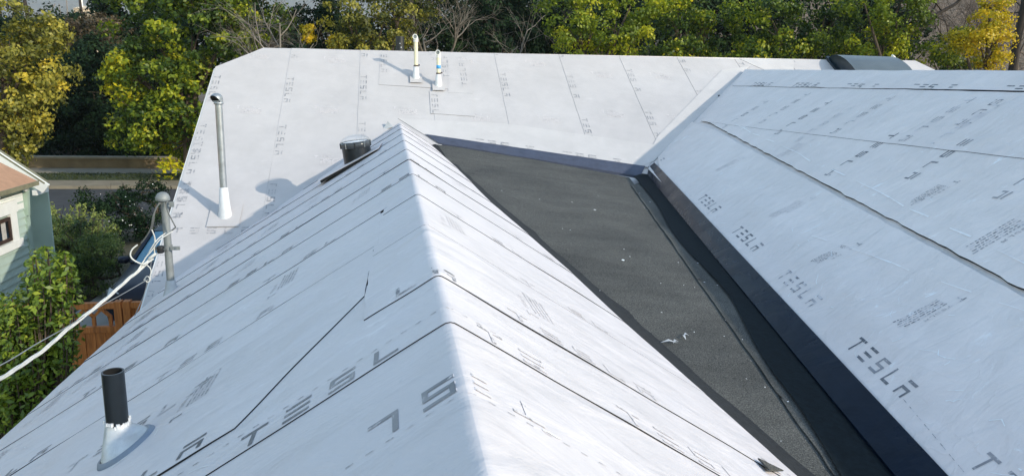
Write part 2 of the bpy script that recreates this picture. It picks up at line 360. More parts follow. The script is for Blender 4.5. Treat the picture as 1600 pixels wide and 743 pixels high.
    def done(s):
        for key, mb in s.deco.items():
            one = isinstance(key, tuple)
            nm = 'letter' if one else {'scuff_white': 'scuff_and_glint', 'sheet_rub': 'scuff_and_glint'}.get(key, 'lettering'); o = mb.build(nm, key[0] if one else key, s.o)
            o.parent = s.o; o.matrix_parent_inverse = Matrix.Identity(4)
            if not one: o['kind'] = 'stuff'

G = {'T': [(0, .84, 1.1, 1), (.47, 0, .65, .84)], 'E': [(0, .84, 1.05, 1), (0, .42, 1.05, .58), (0, 0, 1.05, .16)],
     'S': [(0, .84, 1.05, 1), (0, .58, .19, .84), (0, .42, 1.05, .58), (.86, .16, 1.05, .42), (0, 0, 1.05, .16)],
     'L': [(0, 0, .19, 1), (.19, 0, 1.0, .16)], 'A': [(0, .84, 1.05, 1), (0, 0, .19, .58), (.19, .42, .86, .58), (.86, 0, 1.05, .58)]}
def word(sh, org, d, up, key='ink', txt='TESLA', pitch=.147, wd=.080, ht=.088, off=.0016, skip='', check=True):
    d = Vector(d).normalized(); up = Vector(up).normalized(); org = Vector(org)
    for i, ch in enumerate(txt):
        if i in [int(c) for c in skip]: continue
        o = org+d*(pitch*i)
        for (x0, y0, x1, y1) in G[ch]:
            x0, x1 = x0*wd, x1*wd; y0, y1 = y0*ht, y1*ht
            P = [o+d*x+up*y for x, y in ((x0, y0), (x1, y0), (x1, y1), (x0, y1))]
            if check and not all(sh.inside(p.x, p.y, .004) for p in P): continue
            sh.quad((key, i, round(o.x, 3), round(o.y, 3)) if getattr(sh, 'near_letters', 0) and pitch > .1 else key, P, off)
def words(sh, start, d, up, length, key='ink', period=1.26, off=.0016, rnd=None, **kw):
    t = 0
    while t < length:
        word(sh, Vector(start)+Vector(d).normalized()*t, d, up, key if rnd is None else rnd.choice(key), off=off, **kw); t += period
def dashes(sh, p, q, key, w_=.004, off=.0016, on=.02, gap=.03):
    p = Vector(p); q = Vector(q); L = (q-p).length; d = (q-p)/L; n = Vector((-d.y, d.x))*w_/2; t = 0
    while t+on < L:
        a, b = p+d*t, p+d*(t+on)
        if sh.inside(a.x, a.y, .01) and sh.inside(b.x, b.y, .01): sh.quad(key, [a-n, b-n, b+n, a+n], off)
        t += on+gap
def blurb(sh, o, d, up, key, off=.0016, sc=1.):
    """the small print block in the middle of a roll: little word, emblem and rows of text"""
    d = Vector(d).normalized(); up = Vector(up).normalized(); o = Vector(o); rr = random.Random(int(o.x*91+o.y*57))
    word(sh, o+up*.10*sc, d, up, key, pitch=.036*sc, wd=.024*sc, ht=.02*sc, off=off)
    for row in range(5):
        x = 0
        while x < .26*sc:
            L = rr.uniform(.010, .035)*sc; q0 = o+d*x+up*(.065-row*.022)*sc
            P = [q0, q0+d*L, q0+d*L+up*.009*sc, q0+up*.009*sc]
            if all(sh.inside(p.x, p.y, .003) for p in P): sh.quad(key, P, off)
            x += L+.008*sc
    q0 = o-d*.07*sc+up*.07*sc
    for P in ([(0, 0), (.012, 0), (.009, .045), (.003, .045)], [(-.02, .045), (.032, .045), (.026, .056), (-.014, .056)]):
        P = [q0+d*a*sc+up*b*sc for a, b in P]
        if all(sh.inside(p.x, p.y, .003) for p in P): sh.quad(key, P, off)

# ---- near gable: sheets laid over the ridge, a = distance across the ridge, b = along it
cosN = math.cos(PN); KV = math.sin(PN)/math.tan(PF)
edge_pts = [(2.9, -4), (2.25, -.6), (1.93, 1.0)]+[(hit(x, y, nR).x, hit(x, y, nR).y) for x, y in ((1240, 743), (1150, 661), (1060, 583), (947, 480), (866, 402), (769, 320))]+[(.85, 8.6), (.56, 10.6), (.50, 11.2)]
edge_u = sorted([((x-X0)/cosN, y) for x, y in edge_pts], key=lambda p: p[1])
def right_u(b):
    for (u0, b0), (u1, b1) in zip(edge_u, edge_u[1:]):
        if b0 <= b <= b1: return u0+(u1-u0)*(b-b0)/(b1-b0)
    return edge_u[0][0] if b < edge_u[0][1] else edge_u[-1][0]
UE = -3.10
def clip_valley(poly):
    """cut a polygon in (a, b) with b <= YN - KV*|a| (the valleys against the main roof)"""
    for s_ in (1, -1):
        f = lambda p: YN+.02-KV*s_*p[0]-p[1]; out = []
        for i in range(len(poly)):
            p, q = poly[i], poly[(i+1) % len(poly)]; fp, fq = f(p), f(q)
            if fp >= 0: out.append(p)
            if fp*fq < 0: t = fp/(fp-fq); out.append((p[0]+(q[0]-p[0])*t, p[1]+(q[1]-p[1])*t))
        poly = out
        if not poly: break
    return poly
def n_sheet(ul, ur, b0, b1, seed, poly=None, near=None, lift=0., res=.07, **kw):
    r0, r1 = (right_u(b0), right_u(b1)) if ur is None else (ur, ur)
    poly = poly or [(ul, b0), (r0, b0), (r1, b1), (ul, b1)]
    poly = clip_valley(poly)
    if len(poly) < 3: return None
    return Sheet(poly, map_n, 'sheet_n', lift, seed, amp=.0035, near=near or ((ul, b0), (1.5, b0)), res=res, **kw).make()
rd = random.Random(4)
NS = []
NS.append((n_sheet(UE, None, -1.6, .35, 1, res=.2), 0)); NS.append((n_sheet(UE, None, .30, 1.92, 2, res=.06), 0))
s1 = NS[1][0]
s2 = n_sheet(UE, None, 1.83, 2.74, 3, res=.05, tilt=.0035)
s3l = n_sheet(0, 0, 0, 0, 4, poly=[(UE, 2.05), (-.733, 2.05), (-.30, 2.60), (-.27, 3.46), (UE, 3.46)], near=((UE, 2.05), (-.733, 2.05)), lift=.003, tilt=.004, res=.05)
s3u = n_sheet(-.29, None, 2.30, 3.26, 5, lift=.0035, tilt=.002, res=.05, edge_wob=.010)
s4l = n_sheet(UE, -.25, 3.36, 4.30, 6, lift=.001)
s4u = n_sheet(-.275, None, 3.16, 4.14, 7, lift=.0015)
s5l = n_sheet(UE, -.20, 4.20, 5.06, 8, lift=.001)
s5u = n_sheet(-.225, None, 4.03, 5.04, 9, lift=.0015)
full = [n_sheet(UE, None, a, b, 10+i, res=.1, tilt=.0045) for i, (a, b) in enumerate(((4.95, 5.97), (5.88, 6.85), (6.76, 7.86), (7.77, 8.78), (8.69, 9.7), (9.61, 10.6), (10.5, 11.0)))]
# print on them
for sh in (s1, s2, s3l, s3u): sh.near_letters = 1
word(s2, (-.68, 1.845), (1, 0), (0, 1), 'ink', txt='TESL', ht=.088)
word(s2, (.10, 1.845), (1, 0), (0, 1), 'ink_faint', txt='TE', ht=.1)
word(s2, (.62, 1.845), (1, 0), (0, 1), 'ink_faint', txt='TESLA', ht=.1)
word(s2, (-1.93, 1.845), (1, 0), (0, 1), 'ink', txt='TESLA', ht=.1)
dashes(s2, (-1.2, 1.96), (.2, 1.96), 'ink_worn'); dashes(s2, (-.3, 2.2), (1.2, 2.2), 'ink_faint', .002)
word(s1, (.21, 1.50), (-1, 0), (0, -1), 'ink_faint', txt='TE'); word(s1, (-.02, 1.50), (-1, 0), (0, -1), 'ink', txt='SL', ht=.092)
word(s1, (1.30, 1.50), (-1, 0), (0, -1), 'ink_faint', txt='TESLA'); dashes(s1, (-.9, 1.385), (1.2, 1.385), 'ink_worn', .0025); blurb(s1, (.9, 1.1), (0, 1), (-1, 0), 'ink_faint')
word(s3l, (-1.53, 2.075), (1, 0), (0, 1), 'ink', txt='TESLA'); word(s3l, (-2.79, 2.075), (1, 0), (0, 1), 'ink_worn')
blurb(s3l, (-1.02, 2.62), (0, 1), (-1, 0), 'ink_worn', sc=.9)
word(s3l, (-1.70, 2.75), (1, 0), (0, 1), 'ink_worn', txt='TESLA')
blurb(s3u, (.55, 2.62), (0, 1), (-1, 0), 'ink_faint')
word(s3u, (-.16, 2.325), (1, 0), (0, 1), 'ink_worn', txt='LA'); word(s3u, (.30, 2.325), (1, 0), (0, 1), 'ink_faint'); word(s3u, (1.56, 2.325), (1, 0), (0, 1), 'ink_faint')
for i, (sh, b, ul) in enumerate([(s4l, 3.385, UE+.1), (s4u, 3.185, -.2), (s5l, 4.225, UE+.3), (s5u, 4.055, -.15)]+[(f_, f_.near[0][1]+.025, UE+.05) for f_ in full if f_]):
    L = (-.26-ul) if sh in (s4l, s5l) else 4.9
    o_ = rd.uniform(0, .9); x = ul+o_
    while x < ul+L+.3:
        word(sh, (x, b), (1, 0), (0, 1), 'ink_faint' if x > .0 else rd.choice(['ink', 'ink_worn', 'ink_worn']), ht=.085, skip=rd.choice(['', '3', '14', '0'])); x += 1.26
    for q_ in range(3): blurb(sh, (rd.uniform(UE+.3, 1.0), b+rd.uniform(.35, .5)), (0, 1), (-1, 0), rd.choice(['ink_worn', 'ink_faint']))
# small overlaid offcut beside the ridge, nearest the camera
off = Sheet([(-.235, -.4), (-.03, -.4), (-.03, 1.36), (-.222, 1.43)], map_n, 'sheet_n', .003, 31, near=((-.235, -.4), (-.228, 1.4)), tilt=.0, res=.05, fish=.006, edge_wob=.004)
# lengths of white tacky scuffs on the near slopes
def scuffs(sh, n, a0, a1, b0, b1, seed, smin=.02, smax=.10):
    r = random.Random(seed)
    for _ in range(n):
        a, b = r.uniform(a0, a1), r.uniform(b0, b1); ang = r.gauss(-.3, .9); ln = r.uniform(smin, smax)*r.uniform(.4, 1.4); wd = r.uniform(.0015, .005)
        p = Vector((a, b)); 
        for k_ in range(r.randint(1, 4)):
            ang += r.gauss(0, .6); d = Vector((math.cos(ang), math.sin(ang))); q = p+d*ln*.4; n_ = Vector((-d.y, d.x))*wd*r.uniform(.4, 1)
            if sh.inside(p.x, p.y, .02) and sh.inside(q.x, q.y, .02): sh.quad('scuff_white', [p-n_, q-n_*.5, q+n_*.5, p+n_], .002)
            p = q
for sh in [s1, s2, s3l, s3u, s4l, s4u, s5l, s5u]+full:
    if sh: scuffs(sh, 10, UE, .2, sh.bmin, sh.bmax, sh.seed); 
for sh in [s for s, _ in NS]+[s2, s3l, s3u, s4l, s4u, s5l, s5u]+full:
    if sh: sh.done()

# ---- main roof slope facing the camera: rolls run up the slope; a = x, b = y
def line_b(p, q): return lambda a: p.y+(q.y-p.y)*(a-p.x)/(q.x-p.x)
rt = [hit(412, 75, nF), hit(1160, 92.5, nF), hit(1430, 95, nF)]; cl = hit(340, 105, nF); cr = hit(1466, 112, nF)
def top_b(a):
    pts = [cl, rt[0], rt[1], rt[2], cr, cr+(cr-rt[2])*3]
    for p, q in zip(pts, pts[1:]):
        if p.x <= a <= q.x: return p.y+(q.y-p.y)*(a-p.x)/(q.x-p.x)
    return cl.y if a < cl.x else q.y
AF, BF = hit(664, 212, nF), hit(1012, 262, nF)
lowAB = line_b(AF, BF)
def low_b(a):
    if a < .2: return 7.2
    if a < 3.9: return lowAB(max(a, AF.x))+.02
    return min(lowAB(3.8)+(a-3.9)*.86-.25, 11.6)
cols = [-2.70, -1.60, -.47, .69, 1.83, 3.00, 4.13, 5.25, 6.4, 7.5, 8.6, 9.7, 10.75, 11.9]
FS = []
rf = random.Random(8)
for i, (a0, a1) in enumerate(zip(cols, cols[1:])):
    # each roll overlaps its neighbour; split where the outline bends so that each piece stays convex
    e = a1+(.07 if i < len(cols)-2 else 0)
    brk = sorted({a0, e} | {x for x in (rt[0].x, AF.x, rt[2].x, 3.85) if a0+.02 < x < e-.02})
    if i == 0: brk = [a0, e]
    poly = [(x, low_b(x)) for x in brk]+[(x, top_b(x)) for x in (brk[::-1] if i else [e, rt[0].x, a0])]
    if i == 2: poly = [(a0, 7.2), (e, 9.7), (e, top_b(e)), (a0, top_b(a0))]
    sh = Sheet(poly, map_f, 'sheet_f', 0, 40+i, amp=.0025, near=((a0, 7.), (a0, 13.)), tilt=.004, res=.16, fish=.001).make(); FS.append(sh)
    off0 = {0: .57, 1: .57, 2: .35, 3: .4, 4: .2, 5: .2, 6: .0, 7: .5}.get(i, rf.uniform(0, 1))
    b = (11.86 if i in (1, 0) else 12.3-off0)+1.06
    while b > (7.5 if a0 < .2 else low_b(a0)+.75):
        word(sh, (a0+.02, b), (0, -1), (1, 0), 'ink_far', pitch=.125, wd=.070, ht=.10, off=.003, skip=rf.choice(['', '', '3'])); b -= 1.06
    for bb in (12.2, 11.1, 10.0): blurb(sh, ((a0+a1)/2+rf.uniform(-.1, .1), bb+rf.uniform(-.2, .2)), (1, 0), (0, 1), 'ink_faint', .003)
for sh in FS: sh.done()
def f_patch(px, seed, lift=.002, near=None, pts=None, fish=.001, res=.12):
    P = pts or [hit(x, y, nF) for x, y in px]; poly = [(p[0], p[1]) for p in P]
    return Sheet(poly, map_f, 'sheet_patch' if seed in (64, 65, 67) else 'sheet_f', lift+.0045, seed, amp=.0025, near=near or (poly[0], poly[1]), tilt=.0, res=res, fish=fish, th=.004).make()
lw = f_patch(0, 60, pts=[(-2.69, 7.4), (-1.50, 7.4), (-1.50, 9.07), (-2.69, 9.09)])               # lower piece under the gable vent
word(lw, (-2.62, 8.93), (1, 0), (0, 1), 'ink_far', off=.003, pitch=.2, wd=.10, ht=.09); lw.done()
lw2 = f_patch(0, 61, pts=[(-2.69, 8.9), (-1.60, 8.9), (-1.60, 10.66), (-2.69, 10.64)], lift=.0015)
word(lw2, (-2.66, 10.45), (0, -1), (1, 0), 'ink_far', pitch=.125, wd=.070, ht=.10, off=.003); word(lw2, (-2.66, 9.75), (0, -1), (1, 0), 'ink_far', pitch=.125, wd=.070, ht=.10, off=.003); lw2.done()
pt1 = f_patch([(592, 133), (720, 141), (712, 88), (594, 85)], 62); word(pt1, (pt1.poly[0][0]+.03, 12.62), (0, -1), (1, 0), 'ink_far', off=.003, pitch=.125, wd=.070, ht=.10)
word(pt1, (pt1.poly[1][0]-.16, 11.95), (0, 1), (-1, 0), 'ink_far', off=.003, pitch=.125, wd=.070, ht=.10); pt1.done()
pt2 = f_patch([(673, 178), (742, 183), (738, 146), (671, 143)], 63, lift=.0035); word(pt2, (pt2.poly[0][0]+.03, 11.55), (0, -1), (1, 0), 'ink_far', off=.003, pitch=.125, wd=.070, ht=.10); pt2.done()
pt3 = f_patch([(700, 146), (738, 147), (735, 96), (700, 94)], 66, lift=.005); word(pt3, (pt3.poly[1][0]-.05, 11.75), (0, 1), (-1, 0), 'ink_far', off=.003, pitch=.125, wd=.070, ht=.10); pt3.done()
# strip along the cricket flashing and strips in the valleys
bs = f_patch([(622, 186), (664, 212), (1012, 262), (1032, 228), (790, 194)], 64, lift=.003, near=None)
for x, y in ((742, 226), (880, 246)):
    p = hit(x, y, nF); q = hit(x+100, y+14.5, nF); d = (q-p); word(bs, (p.x, p.y+.02), (d.x, d.y), (-d.y, d.x), 'ink_faint' if x < 700 else 'ink_far', off=.003, pitch=.19, wd=.12, ht=.10)
bs.done()
vs_ = f_patch([(1000, 262), (1022, 252), (1172, 104), (1128, 110), (1028, 213)], 65, lift=.005); vs_.done()
vr = f_patch([(1155, 92.5), (1200, 113), (1240, 113), (1240, 93)], 67, lift=.003); vr.done()

# ---- right-hand slope in shade
def rp(x, y): p = hit(x, y, plR); return (p.x, p.y)
def r_sheet(px, seed, lift, near, res=.09, **kw):
    poly = [rp(*p) if p[0] > -9000 else p[1] for p in px]
    return Sheet(poly, map_r, 'sheet_r', lift, seed, amp=.006, near=(rp(*near[0]), rp(*near[1])), tilt=.003, res=res, **kw)
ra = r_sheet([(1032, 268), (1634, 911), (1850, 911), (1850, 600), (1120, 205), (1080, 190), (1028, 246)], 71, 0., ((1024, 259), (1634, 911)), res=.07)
ra.creases = [(rp(1330, 390), rp(1620, 495), .012, .008), (rp(1270, 372), rp(1330, 392), .02, .010), (rp(1180, 300), rp(1500, 640), .10, .010), (rp(1100, 255), rp(1480, 610), .14, .012), (rp(1500, 480), rp(1640, 760), .08, .008), (rp(1570, 560), rp(1640, 600), .01, .007)]
rb = r_sheet([(1104, 190), (1850, 586), (1850, 260), (1108, 182)], 72, .002, ((1104, 190), (1850, 586)), res=.08, fish=.005, edge_wob=.014)
rb.creases = [(rp(1150, 196), rp(1350, 290), .010, .004), (rp(1350, 290), rp(1620, 425), .010, .004), (rp(1436, 350), rp(1600, 268), .010, .004), (rp(1500, 330), rp(1640, 290), .04, .004)]
rc = r_sheet([(1096, 190), (1170, 200), (1600, 250), (1850, 274), (1850, 152), (1600, 146), (1145, 134)], 73, .004, ((1170, 200), (1600, 250)), res=.1, edge_wob=.004, fish=.004, th=.005)
rq = [(1145, 136), (1200, 137), (1600, 147), (1850, 153.5), (1850, 100), (1165, 100)]
poly = [rp(*p) for p in rq[:4]]; e1 = rp(1165, 110); e2 = rp(1600, 113)
RXa, RXb = e1, (e2[0]+(e2[0]-e1[0])*1.2, e2[1]+(e2[1]-e1[1])*1.2)
poly += [RXb, RXa]
rdg = Sheet(poly, map_r, 'sheet_r', .008, 74, amp=.006, near=(rp(1200, 137), rp(1600, 147)), tilt=.002, res=.08, fish=.014)
for sh in (ra, rb, rc, rdg): sh.make(); sh.near_letters = 1
fd = Vector(rp(1480, 743))-Vector(rp(1010, 262)); fd.normalize(); fu = Vector((-fd.y, fd.x)); fu = fu if fu.x > 0 else -fu
for (x, y) in ((1016, 243), (1090, 312), (1143, 363), (1214, 434), (1322, 543), (1512, 726)):
    p = Vector(rp(x, y)); word(ra, p, fd, fu, 'ink_worn' if x == 1214 else 'ink', pitch=.142, wd=.074, ht=.098)
dashes(ra, Vector(rp(1412, 625)), Vector(rp(1600, 850)), 'ink_worn', .0025, on=.05, gap=.03)
fdv = fd*.0
for sh, L_ in ((rb, [((1470, 0), 'x')]),): pass
def row(sh, px, py, key='ink', txt='TESLA', pitch=.15, **kw):
    p = Vector(rp(px, py)); d = Vector((-1, 0.02)); u_ = Vector((-.02, -1)); word(sh, p-u_*.05-d*.04, d, u_, key, txt, pitch, .085, .085, **kw)
for sh in (rb, rc):
    row(sh, 1396, 213, 'ink'); row(sh, 1294, 162, 'ink'); row(sh, 1538, 208, 'ink', skip='0'); row(sh, 1197, 160, 'ink_worn'); row(sh, 1262, 149, 'ink_worn'); row(sh, 1392, 155, 'ink_worn'); row(sh, 1516, 158, 'ink_worn'); row(sh, 1700, 226, 'ink'); row(sh, 1610, 130, 'ink_worn'); row(sh, 1560, 166, 'ink_faint'); row(sh, 1330, 170, 'ink_faint')
def blurb_at(sh, x, y, key, sc): blurb(sh, rp(x, y), (-1, .05), (-.05, -1), key, sc=sc)
blurb_at(ra, 1320, 385, 'ink_worn', .9); blurb_at(ra, 1250, 315, 'ink_faint', 1.0); blurb_at(ra, 1468, 470, 'ink_worn', .95); blurb_at(ra, 1150, 250, 'ink_faint', .9); blurb_at(rb, 1470, 290, 'ink_worn', .9); blurb_at(rb, 1590, 345, 'ink_worn', 1.2); blurb_at(rb, 1250, 225, 'ink_faint', 1.2)
p = Vector(rp(1196, 136)); q = Vector(rp(1560, 145)); rdd = (q-p).normalized(); ruu = Vector((-rdd.y, rdd.x)); ruu = ruu if ruu.x > 0 else -ruu
for x in (1172, 1236, 1315, 1418, 1560): word(rdg, Vector(rp(x, 135.5+(x-1172)*.025)), rdd, ruu, 'ink', pitch=.142, wd=.082, ht=.09)
def crease_glints(sh, p, q, w_, seed):
    rr = random.Random(seed); p = Vector(p); q = Vector(q); L = (q-p).length; d = (q-p)/L; n_ = Vector((-d.y, d.x)); t = 0
    while t < L:
        l_ = rr.uniform(.05, .3); a, b = p+d*t+n_*.03*n2(t*2, 3.), p+d*min(L, t+l_)+n_*.03*n2((t+l_)*2, 3.); w1 = w_*rr.uniform(.3, 1)
        if rr.random() < .8 and sh.inside(a.x, a.y, .02) and sh.inside(b.x, b.y, .02): sh.quad('sheet_rub', [a-n_*w1*.5, b-n_*w1, b+n_*w1, a+n_*w1*.5], .0018)
        t += l_
for (pa, pb, wd, hh) in rb.creases[:2]: crease_glints(rb, pa, pb, .008, 3)
crease_glints(ra, ra.creases[0][0], ra.creases[0][1], .007, 4); crease_glints(ra, ra.creases[1][0], ra.creases[1][1], .006, 5)
scuffs(ra, 240, 2.2, 4.6, 1.4, 9, 5, .03, .14); scuffs(rb, 110, 3, 6, 2, 10, 6, .03, .14); scuffs(rc, 40, 4, 6, 3, 10, 7, .03, .14); scuffs(rdg, 8, 5.8, 6.3, 3, 11, 8, .03, .1)
for sh in (ra, rb, rc, rdg): sh.done()

# ---- low-slope cricket between the gables
def mp(x, y, s_=1.): return hit(x, y, plM)
def mh(p, h): return map_m(p[0], p[1], h)
m0, m1, m2, m3 = [mp(*p) for p in ((648, 208), (1015, 270), (1560, 930), (1330, 800))]
lapA, lapB = mp(980, 282), mp(1276, 706)
ld = (lapB-lapA)
far = lapB+ld*.5
cr_l = Sheet([(hit(655, 215, plM).x, hit(655, 215, plM).y), (lapA.x+.1, lapA.y+.2), (far.x+.15, far.y), (1.3, far.y), (1.0, 5.0)], map_m, 'membrane', -.004, 81, amp=.008, near=None, res=.12, core='membrane', name='membrane_sheet', fish=0, th=.02, edge_wob=0).make()
cr_r = Sheet([(lapA.x, lapA.y), (lapA.x+.45, lapA.y+.25), (3.95, 9.9), (far.x+1.6, far.y), (far.x, far.y)], map_m, 'membrane', .003, 82, amp=.008, near=((lapA.x, lapA.y), (lapB.x, lapB.y)), tilt=.003, res=.12, core='membrane', name='membrane_sheet', fish=.01, th=.008, edge_wob=.01).make()
bq = [hit(x, y, plM) for x, y in ((989, 278), (1023, 318), (1050, 366), (1078, 400), (1135, 462), (1188, 560), (1249, 644), (1308, 743), (1420, 930))]
for i in range(len(bq)-1):
    pass
poly = [(p.x, p.y) for p in bq]+[(far.x+1.6, far.y), (3.95, 9.9)]
mb = MB(); top_ = [mh((p.x+.02*n2(i, 1.), p.y), .028) for i, p in enumerate(smooth_path(bq, 6))]; oth = [hit(1007+(1400-1007)*t, 268+(743-268)*t, plM) for t in np.linspace(0, 1.36, len(top_))]; mb.add(top_+[mh((p.x+.12, p.y), .030) for p in oth], [(i, i+1, len(top_)+i+1, len(top_)+i) for i in range(len(top_)-1)]); mb.build('upstand_membrane', 'membrane_black', house, True)
# membrane turned up on to the gable slope under the edge of the sheets
ub = [(b_, right_u(b_)) for b_ in np.arange(-1.0, 10.7, .35)]
mb = MB(); vs = []
for b_, u_ in ub:
    a_in = map_n(u_-.12, b_, .001); n_, c_ = plM
    # where the gable slope meets the cricket plane at this b
    t = u_-.1
    for _ in range(200):
        P = map_n(t, b_, 0)
        if P.z < (c_-n_.x*P.x-n_.y*P.y)/n_.z+.012: break
        t += .01
    t = max(t, u_+.03); P = map_n(t, b_, .004); Q = Vector((P.x+.05, P.y, (c_-n_.x*(P.x+.05)-n_.y*P.y)/n_.z+.004)); Rr = Vector((P.x+.22, P.y, (c_-n_.x*(P.x+.22)-n_.y*P.y)/n_.z-.012))
    vs += [a_in, P, Q, Rr]
mb.add(vs, [(i*4+j, i*4+j+1, (i+1)*4+j+1, (i+1)*4+j) for i in range(len(ub)-1) for j in range(3)]); mb.build('membrane_upturn', 'membrane_lip', house, True)
# metal flashings: on the right slope, and across the foot of the main slope
def strip(name, outer, inner, drop, mat, n_=18, th=.003, wob=.003):
    mb = MB(); vs = []
    for i in range(n_+1):
        t = i/n_; o_ = outer[0].lerp(outer[1], t); i_ = inner[0].lerp(inner[1], t); w1 = Vector((0, 0, wob*n2(t*9, 2.)))
        nn = (outer[1]-outer[0]).cross(inner[0]-outer[0]).normalized(); nn = nn if nn.z > 0 else -nn
        m_ = (o_+i_)/2; vs += [o_+nn*.001, o_+nn*(th+.004)+w1, m_+nn*(th+.008)+w1*2, i_+nn*th+w1, i_-Vector((0, 0, drop))]
    mb.add(vs, [(i*5+j, i*5+j+1, (i+1)*5+j+1, (i+1)*5+j) for i in range(n_) for j in range(4)]); return mb.build(name, mat, house, False)
o1, o2 = hit(1024, 256, plR)+plR[0]*.020, hit(1480, 743, plR)+plR[0]*.020
i1, i2 = mp(1007, 268)*.990, mp(1400, 743)*.975
ext = lambda a, b, t: a+(b-a)*t
jn = .06
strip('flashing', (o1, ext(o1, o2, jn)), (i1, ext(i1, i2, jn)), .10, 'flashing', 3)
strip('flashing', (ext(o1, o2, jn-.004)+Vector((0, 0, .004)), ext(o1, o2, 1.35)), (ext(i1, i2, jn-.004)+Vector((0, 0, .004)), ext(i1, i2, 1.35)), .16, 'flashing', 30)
g1, g2 = hit(664, 211, nF)+nF[0]*.014, hit(1008, 261, nF)+nF[0]*.014
j1, j2 = hit(684, 224.5, nF)+nF[0]*.016, hit(1000, 277, nF)+nF[0]*.020
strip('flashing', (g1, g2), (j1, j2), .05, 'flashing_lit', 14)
# white flecks and scraps on the cricket
mb = MB(); r = random.Random(3)
for i in range(48):
    t = r.random(); a_ = r.random(); P = (lapA.lerp(lapB, t*1.1))*(1-a_)+(Vector((.7+1.1*t, 9.9-8*t, 0)))*a_ if r.random() < .6 else lapA.lerp(lapB, t)+Vector((r.gauss(0.05, .12), 0, 0))
    s_ = r.uniform(.003, .010)*(2.2 if r.random() < .08 else 1); an = r.random()*6.28
    mb.add([mh((P.x+s_*math.cos(an+q)*r.uniform(.6, 1.3), P.y+s_*math.sin(an+q)*r.uniform(.6, 1.6)), .016+.002*(q > 3)) for q in (0, 1.4, 3.1, 4.4)], [(0, 1, 2, 3)])
o = mb.build('paint_fleck', 'scuff_white'); tag(o, 'white paint flecks and crumbs scattered over the dark granulated roof valley', 'debris', kind='stuff')
mb = MB(); P = mp(1045, 539); Q = mp(1070, 531)
for (c_, l_, an) in ((P, .13, .1), (P+Vector((.05, .01, 0)), .06, .5), (Q, .07, 1.3), (Q+Vector((.02, .03, 0)), .05, .2)):
    d = Vector((math.cos(an), math.sin(an), 0)); n_ = Vector((-d.y, d.x, 0))*.010
    a_, b_ = c_-d*l_/2, c_+d*l_/2; mid = c_+n_*1.2
    mb.add([mh(a_, .018), mh(mid-n_, .03), mh(b_, .018), mh(mid+n_, .034)], [(0, 1, 2, 3)])
o = mb.build('plastic_scrap', 'boot_grey'); tag(o, 'torn white plastic scrap lying on the dark valley near the gable edge', 'scrap')
# dark rubber shims tucked at sheet edges
for nm, px, pl_, lab in (('rubber_scrap', ((240, 640-200), (232, 452), (243, 436)), nL, 'small black rubber scrap lying beside the foot of the service mast'), ('membrane_scrap', ((1178, 724), (1196, 743), (1218, 743)), nR, 'grey triangular membrane offcut under the gable sheet at its lowest visible corner')):
    P = [hit(x, y, pl_)+pl_[0]*.03 for x, y in px]
    if nm == 'rubber_scrap': c_ = hit(240, 440, nL)+nL[0]*.03; P = [c_+Vector((-.09, -.10, -.05)), c_+Vector((.03, -.02, .03)), c_+Vector((.04, .05, .03)), c_+Vector((-.05, -.02, -.03))]
    o = MB().slab(P, .006).build(nm, 'sheet_core' if nm == 'rubber_scrap' else 'membrane'); tag(o, lab, 'scrap')

# ---- deck, back slopes, walls (under and behind what the photograph shows)
mb = MB(); D = lambda v, n_, t: v-n_*t
E0, E1 = -2.45, -2.45
uE = (X0-E0)/cosN
def nlp(u, b): return map_n(u, b, -.012)
vb = YN-KV*uE
mb.slab([nlp(-uE, -3), nlp(0, -3), nlp(0, YN), nlp(-uE, vb)], .05)
mb.slab([nlp(0, -3), nlp(2.6, -3), nlp(1.9, 2.2), nlp(.35, YN-KV*.35), nlp(0, YN)], .05)
ft = lambda x, y: map_f(x, y, -.012)
mb.slab([ft(-2.69, 7.0), ft(11.8, 7.0), ft(11.8, top_b(11.8)), ft(rt[2].x, rt[2].y), ft(rt[0].x, rt[0].y), ft(cl.x, cl.y)][0:1]+[ft(-.2, 7.0), ft(.3, 9.9), ft(4, 9.6), ft(11.6, 9.6), ft(11.6, top_b(11.6)), ft(rt[2].x, rt[2].y), ft(rt[1].x, rt[1].y), ft(rt[0].x, rt[0].y), ft(cl.x, cl.y)], .05)
bz = -2.5
rb_ = [ft(rt[0].x, rt[0].y), ft(rt[2].x, rt[2].y)]; bk = lambda x: Vector((x, rt[1].y+(rt[1].z-bz)/math.tan(PF), bz))
mb.slab([rb_[0]+Vector((0, .02, 0)), rb_[1]+Vector((0, .02, 0)), bk(11.8), bk(-2.69)], .05)
mb.slab([ft(cl.x, cl.y), rb_[0], Vector((-2.69, rb_[0].y+.55, cl.z-.02))], .05)
ro = lambda p, h=-.012: map_r(p[0], p[1], h)
# right slope deck and its far side
vA = (rv1.x, rv1.y); vB = (rv2.x, rv2.y)
mb.slab([ro(rp(1012, 262)), ro(rp(1634, 900)), ro((RXb[0]-.6, rp(1634, 900)[1]-.0)), ro(RXb), ro(RXa), ro(vB), ro(vA)], .05)
ra3, rb3 = ro(RXa, .012), ro(RXb, .012)
mb.build('roof_deck', 'sheet_r', house)
mb = MB(); 
mb.slab([ra3, rb3, Vector((rb3.x+4, rb3.y, rb3.z-2.5)), Vector((ra3.x+4, ra3.y-.5, ra3.z-2.5)), Vector((ra3.x+1.0, ra3.y-.3, ra3.z-.6))][:4], .05); mb.build('roof_deck', 'sheet_f', house)
mb = MB(); mb.box((-2.2, -2.5, GZ), (10.2, 9.6, -2.45)); mb.box((-2.5, 8.2, GZ), (11.2, 17.0, -2.62))
mb.build('wall', 'stucco', house)
mb = MB(); mb.beam(nlp(-uE-.02, -3)+Vector((0, 0, -.06)), nlp(-uE-.02, vb)+Vector((0, 0, -.06)), .02, .12); mb.build('fascia', 'wood_white', house)
